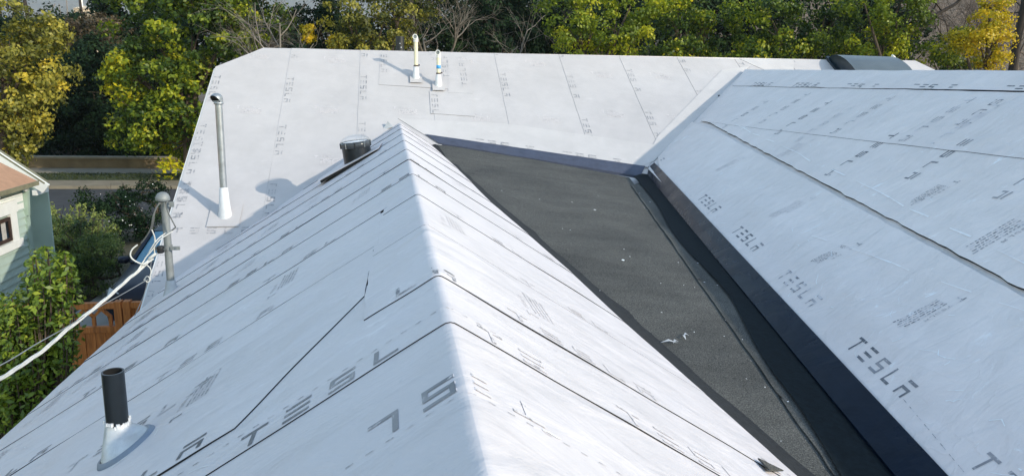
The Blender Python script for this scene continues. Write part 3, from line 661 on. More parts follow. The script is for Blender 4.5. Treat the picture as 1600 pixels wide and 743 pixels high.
mb = MB(); mb.beam(ft(-2.71, 7.5)+Vector((0, 0, -.07)), ft(-2.71, cl.y)+Vector((0, 0, -.07)), .02, .14); mb.build('fascia', 'wood_white', house)

# ================================================================= THINGS ON THE ROOF
UPZ = Vector((0, 0, 1))
def ring(c, r, n, up=UPZ, phase=0.):
    a = up.orthogonal().normalized(); b = up.cross(a)
    return [c+(a*math.cos(6.28318*i/n+phase)+b*math.sin(6.28318*i/n+phase))*r for i in range(n)]
def loft(mb, rings, mi=0, cap0=False, cap1=False):
    n = len(rings[0]); vs = [p for r_ in rings for p in r_]
    fs = [(i*n+j, i*n+(j+1) % n, (i+1)*n+(j+1) % n, (i+1)*n+j) for i in range(len(rings)-1) for j in range(n)]
    if cap0: fs.append(tuple(range(n-1, -1, -1)))
    if cap1: fs.append(tuple(range((len(rings)-1)*n, len(rings)*n)))
    mb.add(vs, fs, mi)
def project_ring(c, r, n, pl, lift, sx=1.):
    """ring of radius r in the roof plane round c"""
    nn = pl[0]; a = Vector((0, 1, 0))-nn*nn.y; a.normalize(); b = nn.cross(a)
    return [c+(a*math.cos(6.28318*i/n)*sx+b*math.sin(6.28318*i/n))*r+nn*lift for i in range(n)]
def aligned(c, r, n, up=UPZ):
    a = Vector((0, 1, 0)); b = up.cross(a).normalized(); a = b.cross(up)
    return [c+(a*math.cos(6.28318*i/n)+b*math.sin(6.28318*i/n))*r for i in range(n)]

def hollow_pipe(name, mats, base, topc, r, parent, wall=.006, n=28, depth=.3):
    mb = MB(); d = (topc-base).normalized()
    loft(mb, [aligned(base, r, n, d), aligned(topc, r, n, d)], 0); loft(mb, [aligned(topc, r, n, d), aligned(topc, r-wall, n, d)], 1)
    loft(mb, [aligned(topc, r-wall, n, d), aligned(topc-d*min(depth, (topc-base).length*.9), r-wall, n, d)], 2, cap1=True)
    return mb.build(name, mats, parent, True)
# near black pipe in a painted boot
b0 = hit(188, 703, nL); vp = empty('vent_pipe', b0, 'black plastic vent pipe in a flared white painted boot on the nearest shaded slope', 'vent pipe')
hollow_pipe('pipe', ['abs', 'abs_cut', 'void'], b0-UPZ*.05, b0+UPZ*.318, .038, vp)
cc = hit(201, 702, nL); mb = MB(); n = 40; rr_ = random.Random(2)
tz = [b0.z+.112+.012*rr_.random() for _ in range(n)]
R0 = [p for p in project_ring(cc, .098, n, nL, .018)]; R1 = aligned(b0+UPZ*.10, .044, n); R2 = [Vector((p.x, p.y, z)) for p, z in zip(aligned(b0, .0405, n), tz)]
loft(mb, [R0, [a.lerp(b, .5)*1.0 for a, b in zip(R0, R1)], R1, R2], 0); mb.build('boot', 'lead_painted', vp, True)
mb = MB(); loft(mb, [project_ring(cc, .116, n, nL, .006), project_ring(cc, .114, n, nL, .014), project_ring(cc, .105, n, nL, .026), project_ring(cc, .094, n, nL, .026)], 0); mb.build('boot_rim', 'boot_rim', vp, True)
mb = MB(); P = [cc+Vector((dx, dy, 0)) for dx, dy in ((-.20, -.17), (.13, -.17), (.13, .19), (-.20, .19))]; P = [Vector((p.x, p.y, (nL[1]-nL[0].x*p.x)/nL[0].z))+nL[0]*.016 for p in P]
# caulk crumbs round the top
mb = MB()
for i in range(26):
    a = i/26*6.283; c_ = b0+Vector((math.cos(a)*.041, math.sin(a)*.041, .113+rr_.uniform(-.004, .012))); mb.tube([c_-UPZ*.006, c_+UPZ*rr_.uniform(.004, .011)], rr_.uniform(.003, .007), 5)
o = mb.build('caulk', 'lead_white', vp); 
# galvanised vent with hood
b0 = hit(352, 338, nF); gv = empty('flue_pipe', b0, 'tall galvanised flue pipe with open hood near the left edge of the far slope', 'flue pipe')
t0 = b0+UPZ*1.40; mb = MB(); loft(mb, [aligned(b0+UPZ*.15, .043, 20), aligned(t0, .043, 20)]); mb.build('pipe', 'galv', gv, True)
mb = MB(); loft(mb, [project_ring(b0, .085, 20, nF, .012), aligned(b0+UPZ*.10, .07, 20), aligned(b0+UPZ*.36, .050, 20), aligned(b0+UPZ*.37, .043, 20)]); mb.build('boot', 'lead_white', gv, True)
mb = MB(); P = [Vector((b0.x+dx, b0.y+dy, 0)) for dx, dy in ((-.19, -.17), (.19, -.17), (.19, .17), (-.19, .17))]; mb.slab([map_f(p.x, p.y, .024) for p in P], .004); mb.build('base_plate', 'sheet_f', gv)
hd = Vector((-.5, -.78, -.25)).normalized(); mb = MB(); c0 = t0+UPZ*.015
path = [c0-UPZ*.02, c0+UPZ*.015, c0+UPZ*.045+hd*.008, c0+UPZ*.055+hd*.030, c0+UPZ*.045+hd*.055]
mb.tube(smooth_path(path, 4), [.050]*4+[.056]*4+[.062]*4+[.066]*5, 18, 0, cap=False); mb.build('hood', 'galv', gv, True)
e_ = path[-1]; dd = (path[-1]-path[-2]).normalized(); mb = MB(); loft(mb, [aligned(e_-dd*.004, .057, 18, dd), aligned(e_-dd*.005, .002, 18, dd)], 0, cap1=True); mb.build('hood_mouth_shade', 'void', gv)  # black disc painted in for the shade inside the hood
mb = MB(); loft(mb, [aligned(t0-UPZ*.01, .056, 18), aligned(t0+UPZ*.02, .056, 18)], 0, True, True); mb.build('collar', 'galv', gv, True)
# two white pipes with elbows
def white_pipe(px, py, hgt, label, tape, seedr):
    b0 = hit(px, py-3, nF); wp = empty('plastic_flue', b0, label, 'flue pipe', 'white plastic flues with elbows on the far slope'); r_ = .032; top_ = b0+UPZ*(hgt-.03)
    f = Vector((-.25, -.95, .12)).normalized()
    mb = MB(); loft(mb, [aligned(b0+UPZ*.1, r_, 18), aligned(top_, r_, 18)]); mb.build('pipe', 'pvc', wp, True)
    mb = MB(); mb.tube(smooth_path([top_-UPZ*.04, top_, top_+UPZ*.03+f*.015, top_+UPZ*.035+f*.065], 4), [r_+.006]*12+[r_+.010], 20, 0, cap=False)
    e_ = top_+UPZ*.035+f*.065; 
    loft(mb, [aligned(e_, r_+.010, 20, f), aligned(e_+f*.001, r_-.002, 20, f)]); loft(mb, [aligned(e_+f*.001, r_-.002, 20, f), aligned(e_-f*.05, r_-.002, 20, f)]); mb.build('elbow', 'pvc_white', wp, True)
    mb = MB(); loft(mb, [aligned(e_-f*.012, r_-.003, 20, f), aligned(e_-f*.013, .001, 20, f)], 0, cap1=True); mb.build('screen', 'galv_dull', wp)
    mb = MB(); loft(mb, [project_ring(b0, .062, 20, nF, .018), aligned(b0+UPZ*.09, .052, 20), aligned(b0+UPZ*.20, .040, 20), aligned(b0+UPZ*.205, .032, 20)]); mb.build('boot', 'lead_white', wp, True)
    mb = MB(); loft(mb, [aligned(b0+UPZ*.205, .039, 16), aligned(b0+UPZ*.225, .040, 16)], 0, True, True); q = b0+UPZ*.215+Vector((.05, -.03, .01)); mb.box(q-Vector((.012, .01, .01)), q+Vector((.012, .01, .014))); mb.build('clamp', 'clamp', wp)
    if tape: mb = MB(); loft(mb, [aligned(b0+UPZ*.29, r_+.003, 18), aligned(b0+UPZ*.345, r_+.003, 18)], 0, True, True); mb.build('tape', 'tape_blue', wp, True)
    P = [(b0.x-.10, b0.y-.12), (b0.x+.10, b0.y-.12), (b0.x+.10, b0.y+.10), (b0.x-.10, b0.y+.10)]; MB().slab([map_f(a, b, .036) for a, b in P], .004).build('base_plate', 'sheet_f', wp)
white_pipe(650, 127, .66, 'taller cream plastic flue with white elbow and dark clamp on the far slope', False, 1)
white_pipe(685, 139, .53, 'shorter cream plastic flue with blue tape round its middle on the far slope', True, 2)
# black pipe behind the ridge
pb = aty(625, 80, 13.6); bp = empty('vent_pipe', Vector((pb.x, pb.y, pb.z-.5)), 'short black vent pipe standing just behind the far ridge left of the cream flues', 'vent pipe')
zt = aty(625, 57, 13.6).z; hollow_pipe('pipe', ['abs', 'abs_cut', 'void'], Vector((pb.x, pb.y, pb.z-.6)), Vector((pb.x, pb.y, zt)), .078, bp, n=20)
mb = MB(); 
for dz, dx in ((-.13, .0), (-.20, .02)): c_ = Vector((pb.x+dx, pb.y-.078, zt+dz)); mb.box(c_-Vector((.006, .003, .009)), c_+Vector((.006, .003, .009)))
mb.build('print_mark', 'scuff_white', bp)
# solar tube
sc = hit(560, 252, nL); ax = Vector((-.14, -.02, 1)).normalized(); st_ = empty('tubular_skylight', sc, 'short black tube skylight under a clear domed cap beside the gable ridge', 'skylight')
n = 36; rt_ = .172; mb = MB()
lo_r = []
for p in aligned(Vector((0, 0, 0)), rt_, n, ax):
    q = sc+p; t = (nL[1]-nL[0].dot(q))/nL[0].dot(ax); lo_r.append(q+ax*(t-.02))
hi = sc+ax*.19; loft(mb, [lo_r, aligned(hi, rt_, n, ax)]); mb.build('curb', 'abs', st_, True)
mb = MB(); loft(mb, [aligned(hi-ax*.012, rt_+.004, n, ax), aligned(hi-ax*.010, rt_+.014, n, ax), aligned(hi+ax*.055, rt_+.014, n, ax), aligned(hi+ax*.06, rt_-.01, n, ax)]); mb.build('ring', 'ring_plastic', st_, True)
mb = MB(); loft(mb, [aligned(hi+ax*(.052+.085*math.sin(t)), (rt_+.006)*math.cos(t)+.001, n, ax) for t in np.linspace(0, 1.55, 9)], 0, cap1=True); mb.build('dome', 'dome', st_, True)
mb = MB(); loft(mb, [aligned(hi+ax*.05, rt_-.02, n, ax), aligned(hi+ax*.051, .001, n, ax)]); mb.build('lens', 'lead_white', st_, True)
for i in range(10):
    a = 6.283*i/10; mb = MB(); q = aligned(hi, rt_+.016, 60, ax)[int(i*6) % 60]; mb.tube([q-ax*.01, q+ax*.055], .006, 6); mb.build('clip', 'plastic_black' if i % 2 else 'ring_metal', st_)
mb = MB(); P = [(sc.x-.40, sc.y-.30), (sc.x+.24, sc.y-.34), (sc.x+.27, sc.y+.30), (sc.x-.36, sc.y+.30)]
P = [Vector((a, b, (nL[1]-nL[0].x*a)/nL[0].z)) for a, b in P]; mb.slab([P[0]+nL[0]*.065, P[1]+nL[0]*.028, P[2]+nL[0]*.022, P[3]+nL[0]*.045], .030); mb.build('base_plate', 'abs', st_)
mb = MB(); P = [(sc.x-.44, sc.y-.36), (sc.x+.27, sc.y-.40), (sc.x+.30, sc.y+.34), (sc.x-.44, sc.y+.34)]; P = [Vector((a, b, (nL[1]-nL[0].x*a)/nL[0].z)) for a, b in P]
mb.slab([P[0]+nL[0]*.080, P[1]+nL[0]*.034, P[2]+nL[0]*.026, P[3]+nL[0]*.055][:4], .003)
mb.build('flashing_skirt', 'sheet_n', st_)
# ridge end tuft: folded sheet corner at the far end of the gable ridge
o = MB(); c_ = Vector((X0-.16, YN-.12, ZR-.06)); o.add([c_+Vector((-.10, 0, -.04)), c_+Vector((.06, -.02, .02)), c_+Vector((-.02, .02, .10)), c_+Vector((.02, .12, .02))], [(0, 1, 2), (1, 3, 2), (0, 2, 3)])
tag(o.build('sheet_scrap', 'boot_grey'), 'grey folded corner of underlayment sticking up at the far end of the gable ridge', 'scrap')
# vaulted skylight on the far slope
L0 = hit(1305, 112, nF); U0 = hit(1314, 91.5, nF); U1 = hit(1376, 91.5, nF)
vsk = empty('vaulted_skylight', L0, 'dark curved skylight on the far slope behind the right ridge', 'skylight')
xa, xb = L0.x+.05, U1.x; yt = U0.y-.05; ln = 1.15
def vault(x): return [map_f(x, yt-ln*.5+ln*.5*math.cos(t), .0)+nF[0]*(.30*math.sin(t)+.01) for t in np.linspace(0, math.pi, 17)]
A_, B_ = vault(xa), vault(xb); mb = MB(); mb.add(A_+B_, [(i, i+1, 18+i, 17+i) for i in range(16)]); mb.build('glazing', 'sky_glaze', vsk, True)
mb = MB(); mb.add(A_, [tuple(range(17))]); mb.build('end_panel', 'sky_end', vsk); mb = MB(); mb.add(B_, [tuple(range(16, -1, -1))]); mb.build('end_panel', 'sky_end', vsk)
mb = MB(); P = [map_f(a, b, .05) for a, b in ((xa-.04, yt-ln-.04), (xb+.04, yt-ln-.04), (xb+.04, yt+.04), (xa-.04, yt+.04))]; mb.slab(P, .06); mb.build('curb', 'sky_end', vsk)
# small white pipe elbow behind the ridge
q = aty(1396, 91, 13.3); mb = MB(); mb.tube(smooth_path([q+Vector((.03, 0, -.45)), q+Vector((.03, 0, -.03)), q+Vector((0, 0, .03)), q+Vector((-.07, -.05, .05))], 4), .022, 10)
tag(mb.build('pipe_elbow', 'pvc_white'), 'little white pipe elbow poking over the ridge right of the curved skylight', 'pipe')

# ---- service mast, weatherhead, cables
b0 = hit(268, 456, nL); ms_ = empty('service_mast', b0, 'grey conduit service mast with a weatherhead at the left eave', 'mast')
H_ = .93; mb = MB(); loft(mb, [aligned(b0-UPZ*.05, .036, 20), aligned(b0+UPZ*H_, .034, 20)]); mb.build('conduit', 'galv_dull', ms_, True)
mb = MB(); loft(mb, [project_ring(b0, .085, 20, nL, .012), aligned(b0+UPZ*.06, .052, 20), aligned(b0+UPZ*.12, .044, 20), aligned(b0+UPZ*.125, .036, 20)]); mb.build('boot', 'boot_grey', ms_, True)
ht_ = b0+UPZ*(H_-.01); fw_ = Vector((-.30, -.55, 0)).normalized(); mb = MB()
hc = ht_+fw_*.02
prof = [(0.02, .004), (.060, .0), (.066, .004), (.064, .030), (.056, .054), (.040, .072), (.020, .082), (.003, .085)]
loft(mb, [[Vector((hc.x, hc.y, 0))+(p-Vector((hc.x, hc.y, p.z)))+Vector((0, 0, ht_.z+z)) for p in aligned(Vector((hc.x, hc.y, 0)), r_, 22)] for r_, z in prof], 0, False, True); mb.build('weatherhead', 'galv_dull', ms_, True)
mb = MB(); loft(mb, [aligned(ht_-UPZ*.002+fw_*.02, .058, 16), aligned(ht_+UPZ*.006+fw_*.02, .058, 16)], 0, True, True); mb.build('wire_plate', 'plastic_black', ms_)
mb = MB(); q = ht_+Vector((.07, -.03, -.03)); mb.box(q-Vector((.02, .012, .03)), q+Vector((.02, .012, .02))); mb.build('set_screw_lug', 'galv_dull', ms_)
bc = b0+UPZ*.455; mb = MB(); loft(mb, [aligned(bc-UPZ*.02, .043, 16), aligned(bc+UPZ*.02, .043, 16)], 0, True, True); mb.box(bc+Vector((.035, -.05, -.018)), bc+Vector((.12, -.035, .018))); mb.box(bc+Vector((-.13, -.06, -.016)), bc+Vector((-.035, -.04, .016))); mb.box(bc+Vector((.085, -.062, -.012)), bc+Vector((.105, -.02, .012))); mb.build('clamp', 'galv_dull', ms_)
mb = MB(); loft(mb, [aligned(bc+Vector((-.045, -.085, z)), r_, 12) for z, r_ in ((-.035, .026), (-.02, .036), (0, .026), (.02, .036), (.035, .026))], 0, True, True); mb.build('insulator', 'plastic_black', ms_, True)
Ym = b0.y
def cab(pts, r_, mat, name, label, twist=0, n=7, parent=None, key='cable'):
    P = [aty(x, y, Y) for x, y, Y in pts]; P = smooth_path(P, 10); mb = MB()
    if twist:
        for k_ in range(3):
            Q = []; 
            for i, p in enumerate(P):
                d = (P[min(i+1, len(P)-1)]-P[max(i-1, 0)]).normalized(); a = d.cross(UPZ).normalized(); b = a.cross(d); f = i*twist+k_*2.094
                Q.append(p+(a*math.cos(f)+b*math.sin(f))*r_*1.0)
            mb.tube(Q, r_, n)
    else: mb.tube(P, r_, n)
    o = mb.build(name, mat, parent, True)
    if parent is None: tag(o, label, key)
    return o
drop = [(233, 470, Ym-.1), (222, 480, Ym-.15), (175, 512, Ym-.6), (130, 530, Ym-1.0), (95, 548, Ym-1.45), (50, 570, Ym-2.0), (10, 591, Ym-2.5), (-60, 622, Ym-3.2), (-180, 660, Ym-4.0)]
drop = [(238, 462, Ym-.1), (222, 476, Ym-.15), (198, 492, Ym-.35), (165, 512, Ym-.65), (120, 545-30, Ym-1.0)]
drop = [(243, 458, Ym-.08), (221, 476, Ym-.2), (180, 489, Ym-.5), (150, 486, Ym-.8)]
drop = [(240, 460, Ym-.08), (222, 474, Ym-.2), (196, 437+50, Ym-.45), (150, 505, Ym-.9)]
# read from the photograph: the bundle leaves the splice, runs through (150,490) (100,525) (50,562) to the left edge
drop = [(236, 402, Ym-.05), (222, 418, Ym-.15), (200, 436, Ym-.35), (172, 461, Ym-.65), (140, 487, Ym-1.0), (103, 516, Ym-1.4), (70, 545, Ym-1.75), (35, 569, Ym-2.1), (0, 591, Ym-2.45), (-60, 622, Ym-3.0), (-220, 690, Ym-4.0)]
cab(drop, .0078, 'cable', 'service_cable', 'thick twisted white service cable sagging from the mast to the left edge', .27, 7)
cab([(262, 362, Ym-.02), (245, 375, Ym-.1), (228, 402, Ym-.12), (214, 424, Ym-.2)], .006, 'cable', 'loop_wire', 'white wire slanting from the mast down to the cable splice')
cab([(252, 316, Ym-.05), (243, 326, Ym-.10), (240, 345, Ym-.12), (237, 358, Ym-.12)], .0065, 'cable_grey', 'loop_wire', 'grey wire hanging from the left side of the weatherhead')
cab([(237, 358, Ym-.12), (242, 372, Ym-.10), (241, 385, Ym-.10), (242, 400, Ym-.1)], .006, 'cable', 'loop_wire', 'white wire continuing the grey one down beside the mast')
cab([(249, 316, Ym-.06), (240, 335, Ym-.13), (236, 355, Ym-.15), (228, 370, Ym-.15), (220, 380, Ym-.15)], .0065, 'cable_grey', 'loop_wire', 'dark wire curving left away from the weatherhead')
cab([(215, 382, Ym-.15), (206, 390, Ym-.17), (204, 400, Ym-.18), (212, 408, Ym-.18), (226, 412, Ym-.16), (240, 404, Ym-.12)], .007, 'cable', 'loop_wire', 'white drip loop bowing out to the left of the mast')
cab([(259, 316, Ym-.05), (262, 330, Ym-.10), (272, 350, Ym-.12), (274, 355, Ym-.12), (268, 360, Ym-.10)], .006, 'cable_grey', 'loop_wire', 'short dark wire hanging from the right side of the weatherhead')
cab([(270, 361, Ym-.08), (250, 374, Ym-.12), (238, 390, Ym-.13), (226, 404, Ym-.14)], .0055, 'cable', 'loop_wire', 'thin white wire from the dark tail to the splice')
cab([(230, 414, Ym-.15), (236, 422, Ym-.15), (233, 436, Ym-.15)], .005, 'cable', 'loop_wire', 'short loose white wire end below the splice')
cab([(262, 385, Ym-.07), (238, 405, Ym-.12), (236, 430, Ym-.14)], .003, 'cable_bare', 'guy_wire', 'bare wire from the mast clamp to the lower wire knot')
cab([(231, 436, Ym-.1), (195, 457, Ym-.4), (150, 482, Ym-.9), (105, 510, Ym-1.4), (60, 535, Ym-1.9), (-10, 575, Ym-2.6), (-120, 610, Ym-3.4)], .004, 'cable_bare', 'guy_wire', 'thin grey messenger wire running beside the white cable')
cab([(231, 436, Ym-.1), (225, 460, Ym-.1), (212, 490, Ym-.2), (190, 540, Ym-.6)], .0035, 'cable_bare', 'guy_wire', 'thin wire dropping steeply from the knot past the eave')
q = aty(230, 436, Ym-.1); mb = MB(); mb.tube(smooth_path([q+Vector((-.03, 0, -.01)), q+Vector((0, 0, .03)), q+Vector((.03, 0, 0)), q+Vector((0, 0, -.03)), q+Vector((-.02, 0, 0))], 4), .006, 6); tag(mb.build('wire_knot', 'cable'), 'knotted pale wire coil hanging just left of the mast', 'wire')
for (x, y), lab in (((238, 400), 'upper pale splice sleeve where the loop wires meet the cable'), ((226, 412), 'lower pale splice sleeve at the start of the thick cable')):
    q = aty(x, y, Ym-.14); d = Vector((-.06, -.01, -.045)); mb = MB(); mb.tube([q-d*.6, q-d*.4, q+d*.4, q+d*.6], [.006, .014, .014, .006], 8); tag(mb.build('splice_sleeve', 'cable', smooth=True), lab, 'splice')

# ================================================================= GROUND, STREET
def struct(mb, name, mat, kind='structure'): return tag(mb.build(name, mat), kind=kind)
g = MB(); N_ = 60; xs = [-400*(1-i/N_)+400*(i/N_) for i in range(N_+1)]
# ground sheet to the horizon, rising to a scrub bank on the right
g.box((-6000, -300, GZ-.9), (6000, 7000, GZ-.02)); struct(g, 'ground', 'ground')
y_road0, y_road1 = 24.0, 33.1
mb = MB(); mb.box((-120, y_road0, GZ-.3), (120, y_road1, GZ+.004)); struct(mb, 'road', 'asphalt')
mb = MB(); mb.box((-120, y_road1+.15, GZ-.3), (120, 34.9, GZ+.135)); mb.box((-120, y_road1, GZ-.3), (120, y_road1+.15, GZ+.14)); struct(mb, 'kerb', 'pave')
mb = MB(); mb.box((-120, 34.9, GZ-.3), (120, 37.3, GZ+.15)); struct(mb, 'verge', 'grass')
mb = MB(); mb.box((-120, 37.3, GZ-.3), (120, 39.4, GZ+.146)); struct(mb, 'pavement', 'pave')
dv = [atz(x, y, GZ+.008) for x, y in ((150, 470), (215, 470), (235, 400), (205, 400))]
mb = MB(); mb.box((-6.6, 9.5, GZ-.3), (-2.4, 24.0, GZ+.006)); struct(mb, 'driveway', 'concrete')
# low retaining wall of dressed blocks across the street
wl_ = empty('retaining_wall', (-20, 39.6, GZ), 'low sandy retaining wall behind the far pavement', 'wall')
mb = MB(); mb.box((-60, 39.42, GZ), (10, 39.9, GZ+.62)); mb.build('wall_body', 'stone_wall', wl_)
mb = MB(); mb.box((-60, 39.36, GZ+.62), (10, 39.95, GZ+.72)); mb.build('coping', 'pave', wl_)
# grass blades on the verge
def leaf_cloud(name, P, Nrm, size, mat, parent=None, tint=None, seed=0, aspect=.55, curl=0.):
    rg = np.random.default_rng(seed); n = len(P); t = np.cross(Nrm, rg.normal(size=(n, 3))); t /= np.linalg.norm(t, axis=1)[:, None]+1e-9
    b = np.cross(Nrm, t); s_ = (size*rg.uniform(.6, 1.35, n))[:, None] if np.isscalar(size) else size[:, None]
    V = np.empty((n, 4, 3)); V[:, 0] = P-t*s_*.5; V[:, 1] = P+b*s_*aspect*.5+Nrm*s_*.06; V[:, 2] = P+t*s_*.5-Nrm*s_*curl; V[:, 3] = P-b*s_*aspect*.5+Nrm*s_*.06
    me = bpy.data.meshes.new(name); me.vertices.add(n*4); me.vertices.foreach_set('co', V.reshape(-1).astype(np.float32))
    me.loops.add(n*4); me.loops.foreach_set('vertex_index', np.arange(n*4, dtype=np.int32)); me.polygons.add(n)
    me.polygons.foreach_set('loop_start', np.arange(0, n*4, 4, dtype=np.int32)); me.polygons.foreach_set('loop_total', np.full(n, 4, np.int32))
    at = me.attributes.new('tint', 'FLOAT', 'FACE'); at.data.foreach_set('value', np.clip(tint if tint is not None else rg.random(n), 0, 1).astype(np.float32))
    me.materials.append(MATS[mat]); me.update(calc_edges=True); me.validate()
    o = bpy.data.objects.new(name, me); C.objects.link(o)
    if parent is not None: o.parent = parent; o.matrix_parent_inverse = Matrix.Translation(-wloc(parent))
    return o
rg = np.random.default_rng(1)
P = np.column_stack([rg.uniform(-30, 5, 9000), rg.uniform(34.95, 37.25, 9000), np.full(9000, GZ+.18)]); Nn = rg.normal(size=(9000, 3)); Nn[:, 2] *= .3; Nn /= np.linalg.norm(Nn, axis=1)[:, None]
tag(leaf_cloud('grass', P, Nn, .12, 'grass_blades', seed=2, aspect=.2), 'dark mown grass on the verge across the street', 'grass', kind='stuff')

# ================================================================= TREES
def unit(rg, n): v = rg.normal(size=(n, 3)); return v/np.linalg.norm(v, axis=1)[:, None]
def crown_points(ells, rg, clump_r, per_clump, dens, bias=.55, hang=.3):
    """ells: [(centre, (rx,ry,rz))]; leaf clumps set through the outer part of every lobe"""
    Ps, Ns, Ts = [], [], []
    for c, r in ells:
        r = np.array(r); area = (r[0]*r[2]+r[1]*r[2]+r[0]*r[1])*4.2; nc = max(3, int(area*dens/(clump_r**2*3.1)))
        d = unit(rg, nc); rad = rg.uniform(bias, 1.05, nc)**.7; cc = np.array(c)+d*r*rad[:, None]; cr = clump_r*rg.uniform(.5, 1.35, nc); ct = rg.uniform(0, 1, nc)+rg.normal()*.16
        for i in range(nc):
            k_ = int(per_clump*(cr[i]/clump_r)**1.6)+4; u = unit(rg, k_); u[:, 2] = np.where(rg.random(k_) < .6, np.abs(u[:, 2]), u[:, 2]); rr = rg.uniform(.45, 1, k_)[:, None]
            sq = np.array([1, 1, .95]); p = cc[i]+u*rr*cr[i]*sq; p[:, 2] -= hang*cr[i]*rg.random(k_)
            nn = u*.6+d[i]*.5+rg.normal(size=(k_, 3))*.55; nn /= np.linalg.norm(nn, axis=1)[:, None]
            Ps.append(p); Ns.append(nn); Ts.append(np.clip(ct[i]*.55+rg.random(k_)*.38+.10*u[:, 2], 0, 1))
    return np.concatenate(Ps), np.concatenate(Ns), np.concatenate(Ts)
def px_ell(e, Y):
    """lobe given by where it stands: picture centre/half sizes and distance -> centre and radii in metres"""
    x, y, rx, ry = e[:4]; Yd = Y+(e[4] if len(e) > 4 else 0); c = aty(x, y, Yd); m = Yd/F_PX*1.0
    return (tuple(c), (rx*m, min(rx, ry)*m*.85+.3, ry*m))
def limb(mb, p, d, L, r, rg, depth, spread=.6, n=5, up=.15, segs=4, taper=.62, kids=(2, 3)):
    pts = [p]; rs = [r]; q = Vector(p); dd = Vector(d).normalized()
    for i in range(segs):
        dd = (dd+Vector(rg.normal(size=3))*.14+Vector((0, 0, up*.3))).normalized(); q = q+dd*(L/segs); pts.append(q.copy()); rs.append(r*(1-(1-taper)*(i+1)/segs))
    mb.tube(pts, rs, n, 0, cap=False)
    if depth > 0:
        for k_ in range(rg.integers(kids[0], kids[1]+1)):
            i = rg.integers(max(1, segs-2), segs+1); nd = (dd+Vector(rg.normal(size=3))*spread).normalized(); limb(mb, pts[i], nd, L*rg.uniform(.55, .85), rs[i]*.75, rg, depth-1, spread, max(3, n-1), up, max(2, segs-1), taper, kids)
def tree(name, label, ells, Y, base_px, mat, size, clump, per, dens, seed, cat='tree', trunk_r=.22, bark='bark', group=None, gz=GZ, twigs=None, hang=.15, aspect=.6, tshift=0.):
    hang = hang*2.2
    size, clump, per, dens = size*.74, clump*1.1, per*2.6, dens*1.1
    rg = np.random.default_rng(seed); E = [px_ell(e, Y) for e in ells]
    ce = E[0][0]; bx = aty(base_px, 200, Y).x; root = empty(name, (bx, Y, gz), label, cat, group)
    P, Nn, T = crown_points(E, rg, clump, per, dens, hang=hang)
    ok = (P[:, 2] > gz+.05); P, Nn, T = P[ok], Nn[ok], T[ok]
    o = leaf_cloud('crown', P, Nn, size, mat, root, T+tshift, seed, aspect); o['kind'] = 'stuff'
    mb = MB(); zt = np.mean([e[0][2] for e in E]); 
    b = Vector((bx, Y, gz-.1)); mid = Vector((bx+.2*(ce[0]-bx), Y, gz+(zt-gz)*.55))
    mb.tube(smooth_path([b, b.lerp(mid, .5)+Vector((.1, .05, 0)), mid], 3), [trunk_r*1.25, trunk_r*1.1]+[trunk_r]*4+[trunk_r*.85], 9, 0, False)
    for e in E[:9]:
        t = Vector(e[0]); m_ = mid.lerp(t, .5)+Vector(rg.normal(size=3))*.25; mb.tube(smooth_path([mid, m_, t], 3), [trunk_r*.6, trunk_r*.5, trunk_r*.42, trunk_r*.35, trunk_r*.28, trunk_r*.2, trunk_r*.1], 6, 0, False)
        limb(mb, m_, (t-m_)+Vector((0, 0, .3)), max(e[1])*.9, trunk_r*.22, rg, 2, .7, 4)
    mb.build('trunk', bark, root, True)
    return root
T_ = tree
T_('broadleaf_tree', 'tall dense green and yellow tree left of the far roof corner', [(300, 50, 85, 75), (250, 130, 75, 60), (225, 40, 60, 60), (375, 15, 70, 45), (235, 195, 55, 45), (310, 160, 60, 60), (270, 235, 45, 40), (200, 110, 30, 40), (205, 215, 30, 28), (330, -60, 90, 70), (400, 50, 45, 25)], 35.5, 285, 'leaf_mid', .26, .52, 44, .62, 11, tshift=.06)
T_('broadleaf_tree', 'olive and gold sunlit tree at the far left behind the cottage', [(30, 95, 62, 60), (-40, 130, 80, 80), (45, 160, 45, 45), (15, 205, 45, 40), (60, 70, 40, 40), (-30, 30, 60, 40), (5, 235, 40, 28)], 34.5, -10, 'leaf_khaki', .24, .5, 44, .62, 12, tshift=.05)
T_('dark_tree', 'dark shadowed tree filling the gap between the two sunny left trees', [(130, 140, 62, 60), (110, 200, 60, 50), (170, 190, 45, 60), (150, 105, 55, 40), (120, 240, 70, 30), (190, 235, 50, 30), (235, 250, 60, 25)], 47, 130, 'leaf_dark', .26, .6, 55, .95, 13)
T_('rusty_tree', 'brownish rust toned tree top above the dark gap', [(150, 52, 42, 26), (110, 60, 45, 22), (178, 70, 30, 40), (80, 52, 35, 18), (130, 85, 50, 22)], 49, 140, 'leaf_rust', .22, .5, 40, .8, 14)
T_('pine_tree', 'dark bluish pine top near the pale tower', [(165, 5, 18, 16), (180, -10, 30, 22), (150, 12, 12, 8)], 62, 172, 'leaf_dark', .3, .6, 45, .9, 15, bark='bark_dark')
T_('shrub_tree', 'low dark trees in front of the pale tower', [(90, 30, 24, 14), (115, 34, 26, 12), (70, 38, 16, 12), (145, 36, 18, 10)], 70, 100, 'leaf_dark', .34, .8, 35, .9, 16, cat='tree')
T_('wispy_tree', 'grey green wispy tree at the upper left corner', [(20, 12, 28, 22), (48, 30, 16, 10), (0, -10, 35, 25)], 56, 30, 'leaf_olive', .2, .5, 26, .5, 17, bark='bark_dark')
T_('broadleaf_tree', 'mixed green tree right behind the cream flues left side', [(600, 35, 45, 45), (570, 75, 40, 30), (630, -10, 60, 40), (540, 20, 35, 50), (615, 80, 30, 25)], 33, 590, 'leaf_khaki', .2, .42, 40, .62, 18, tshift=-.04)
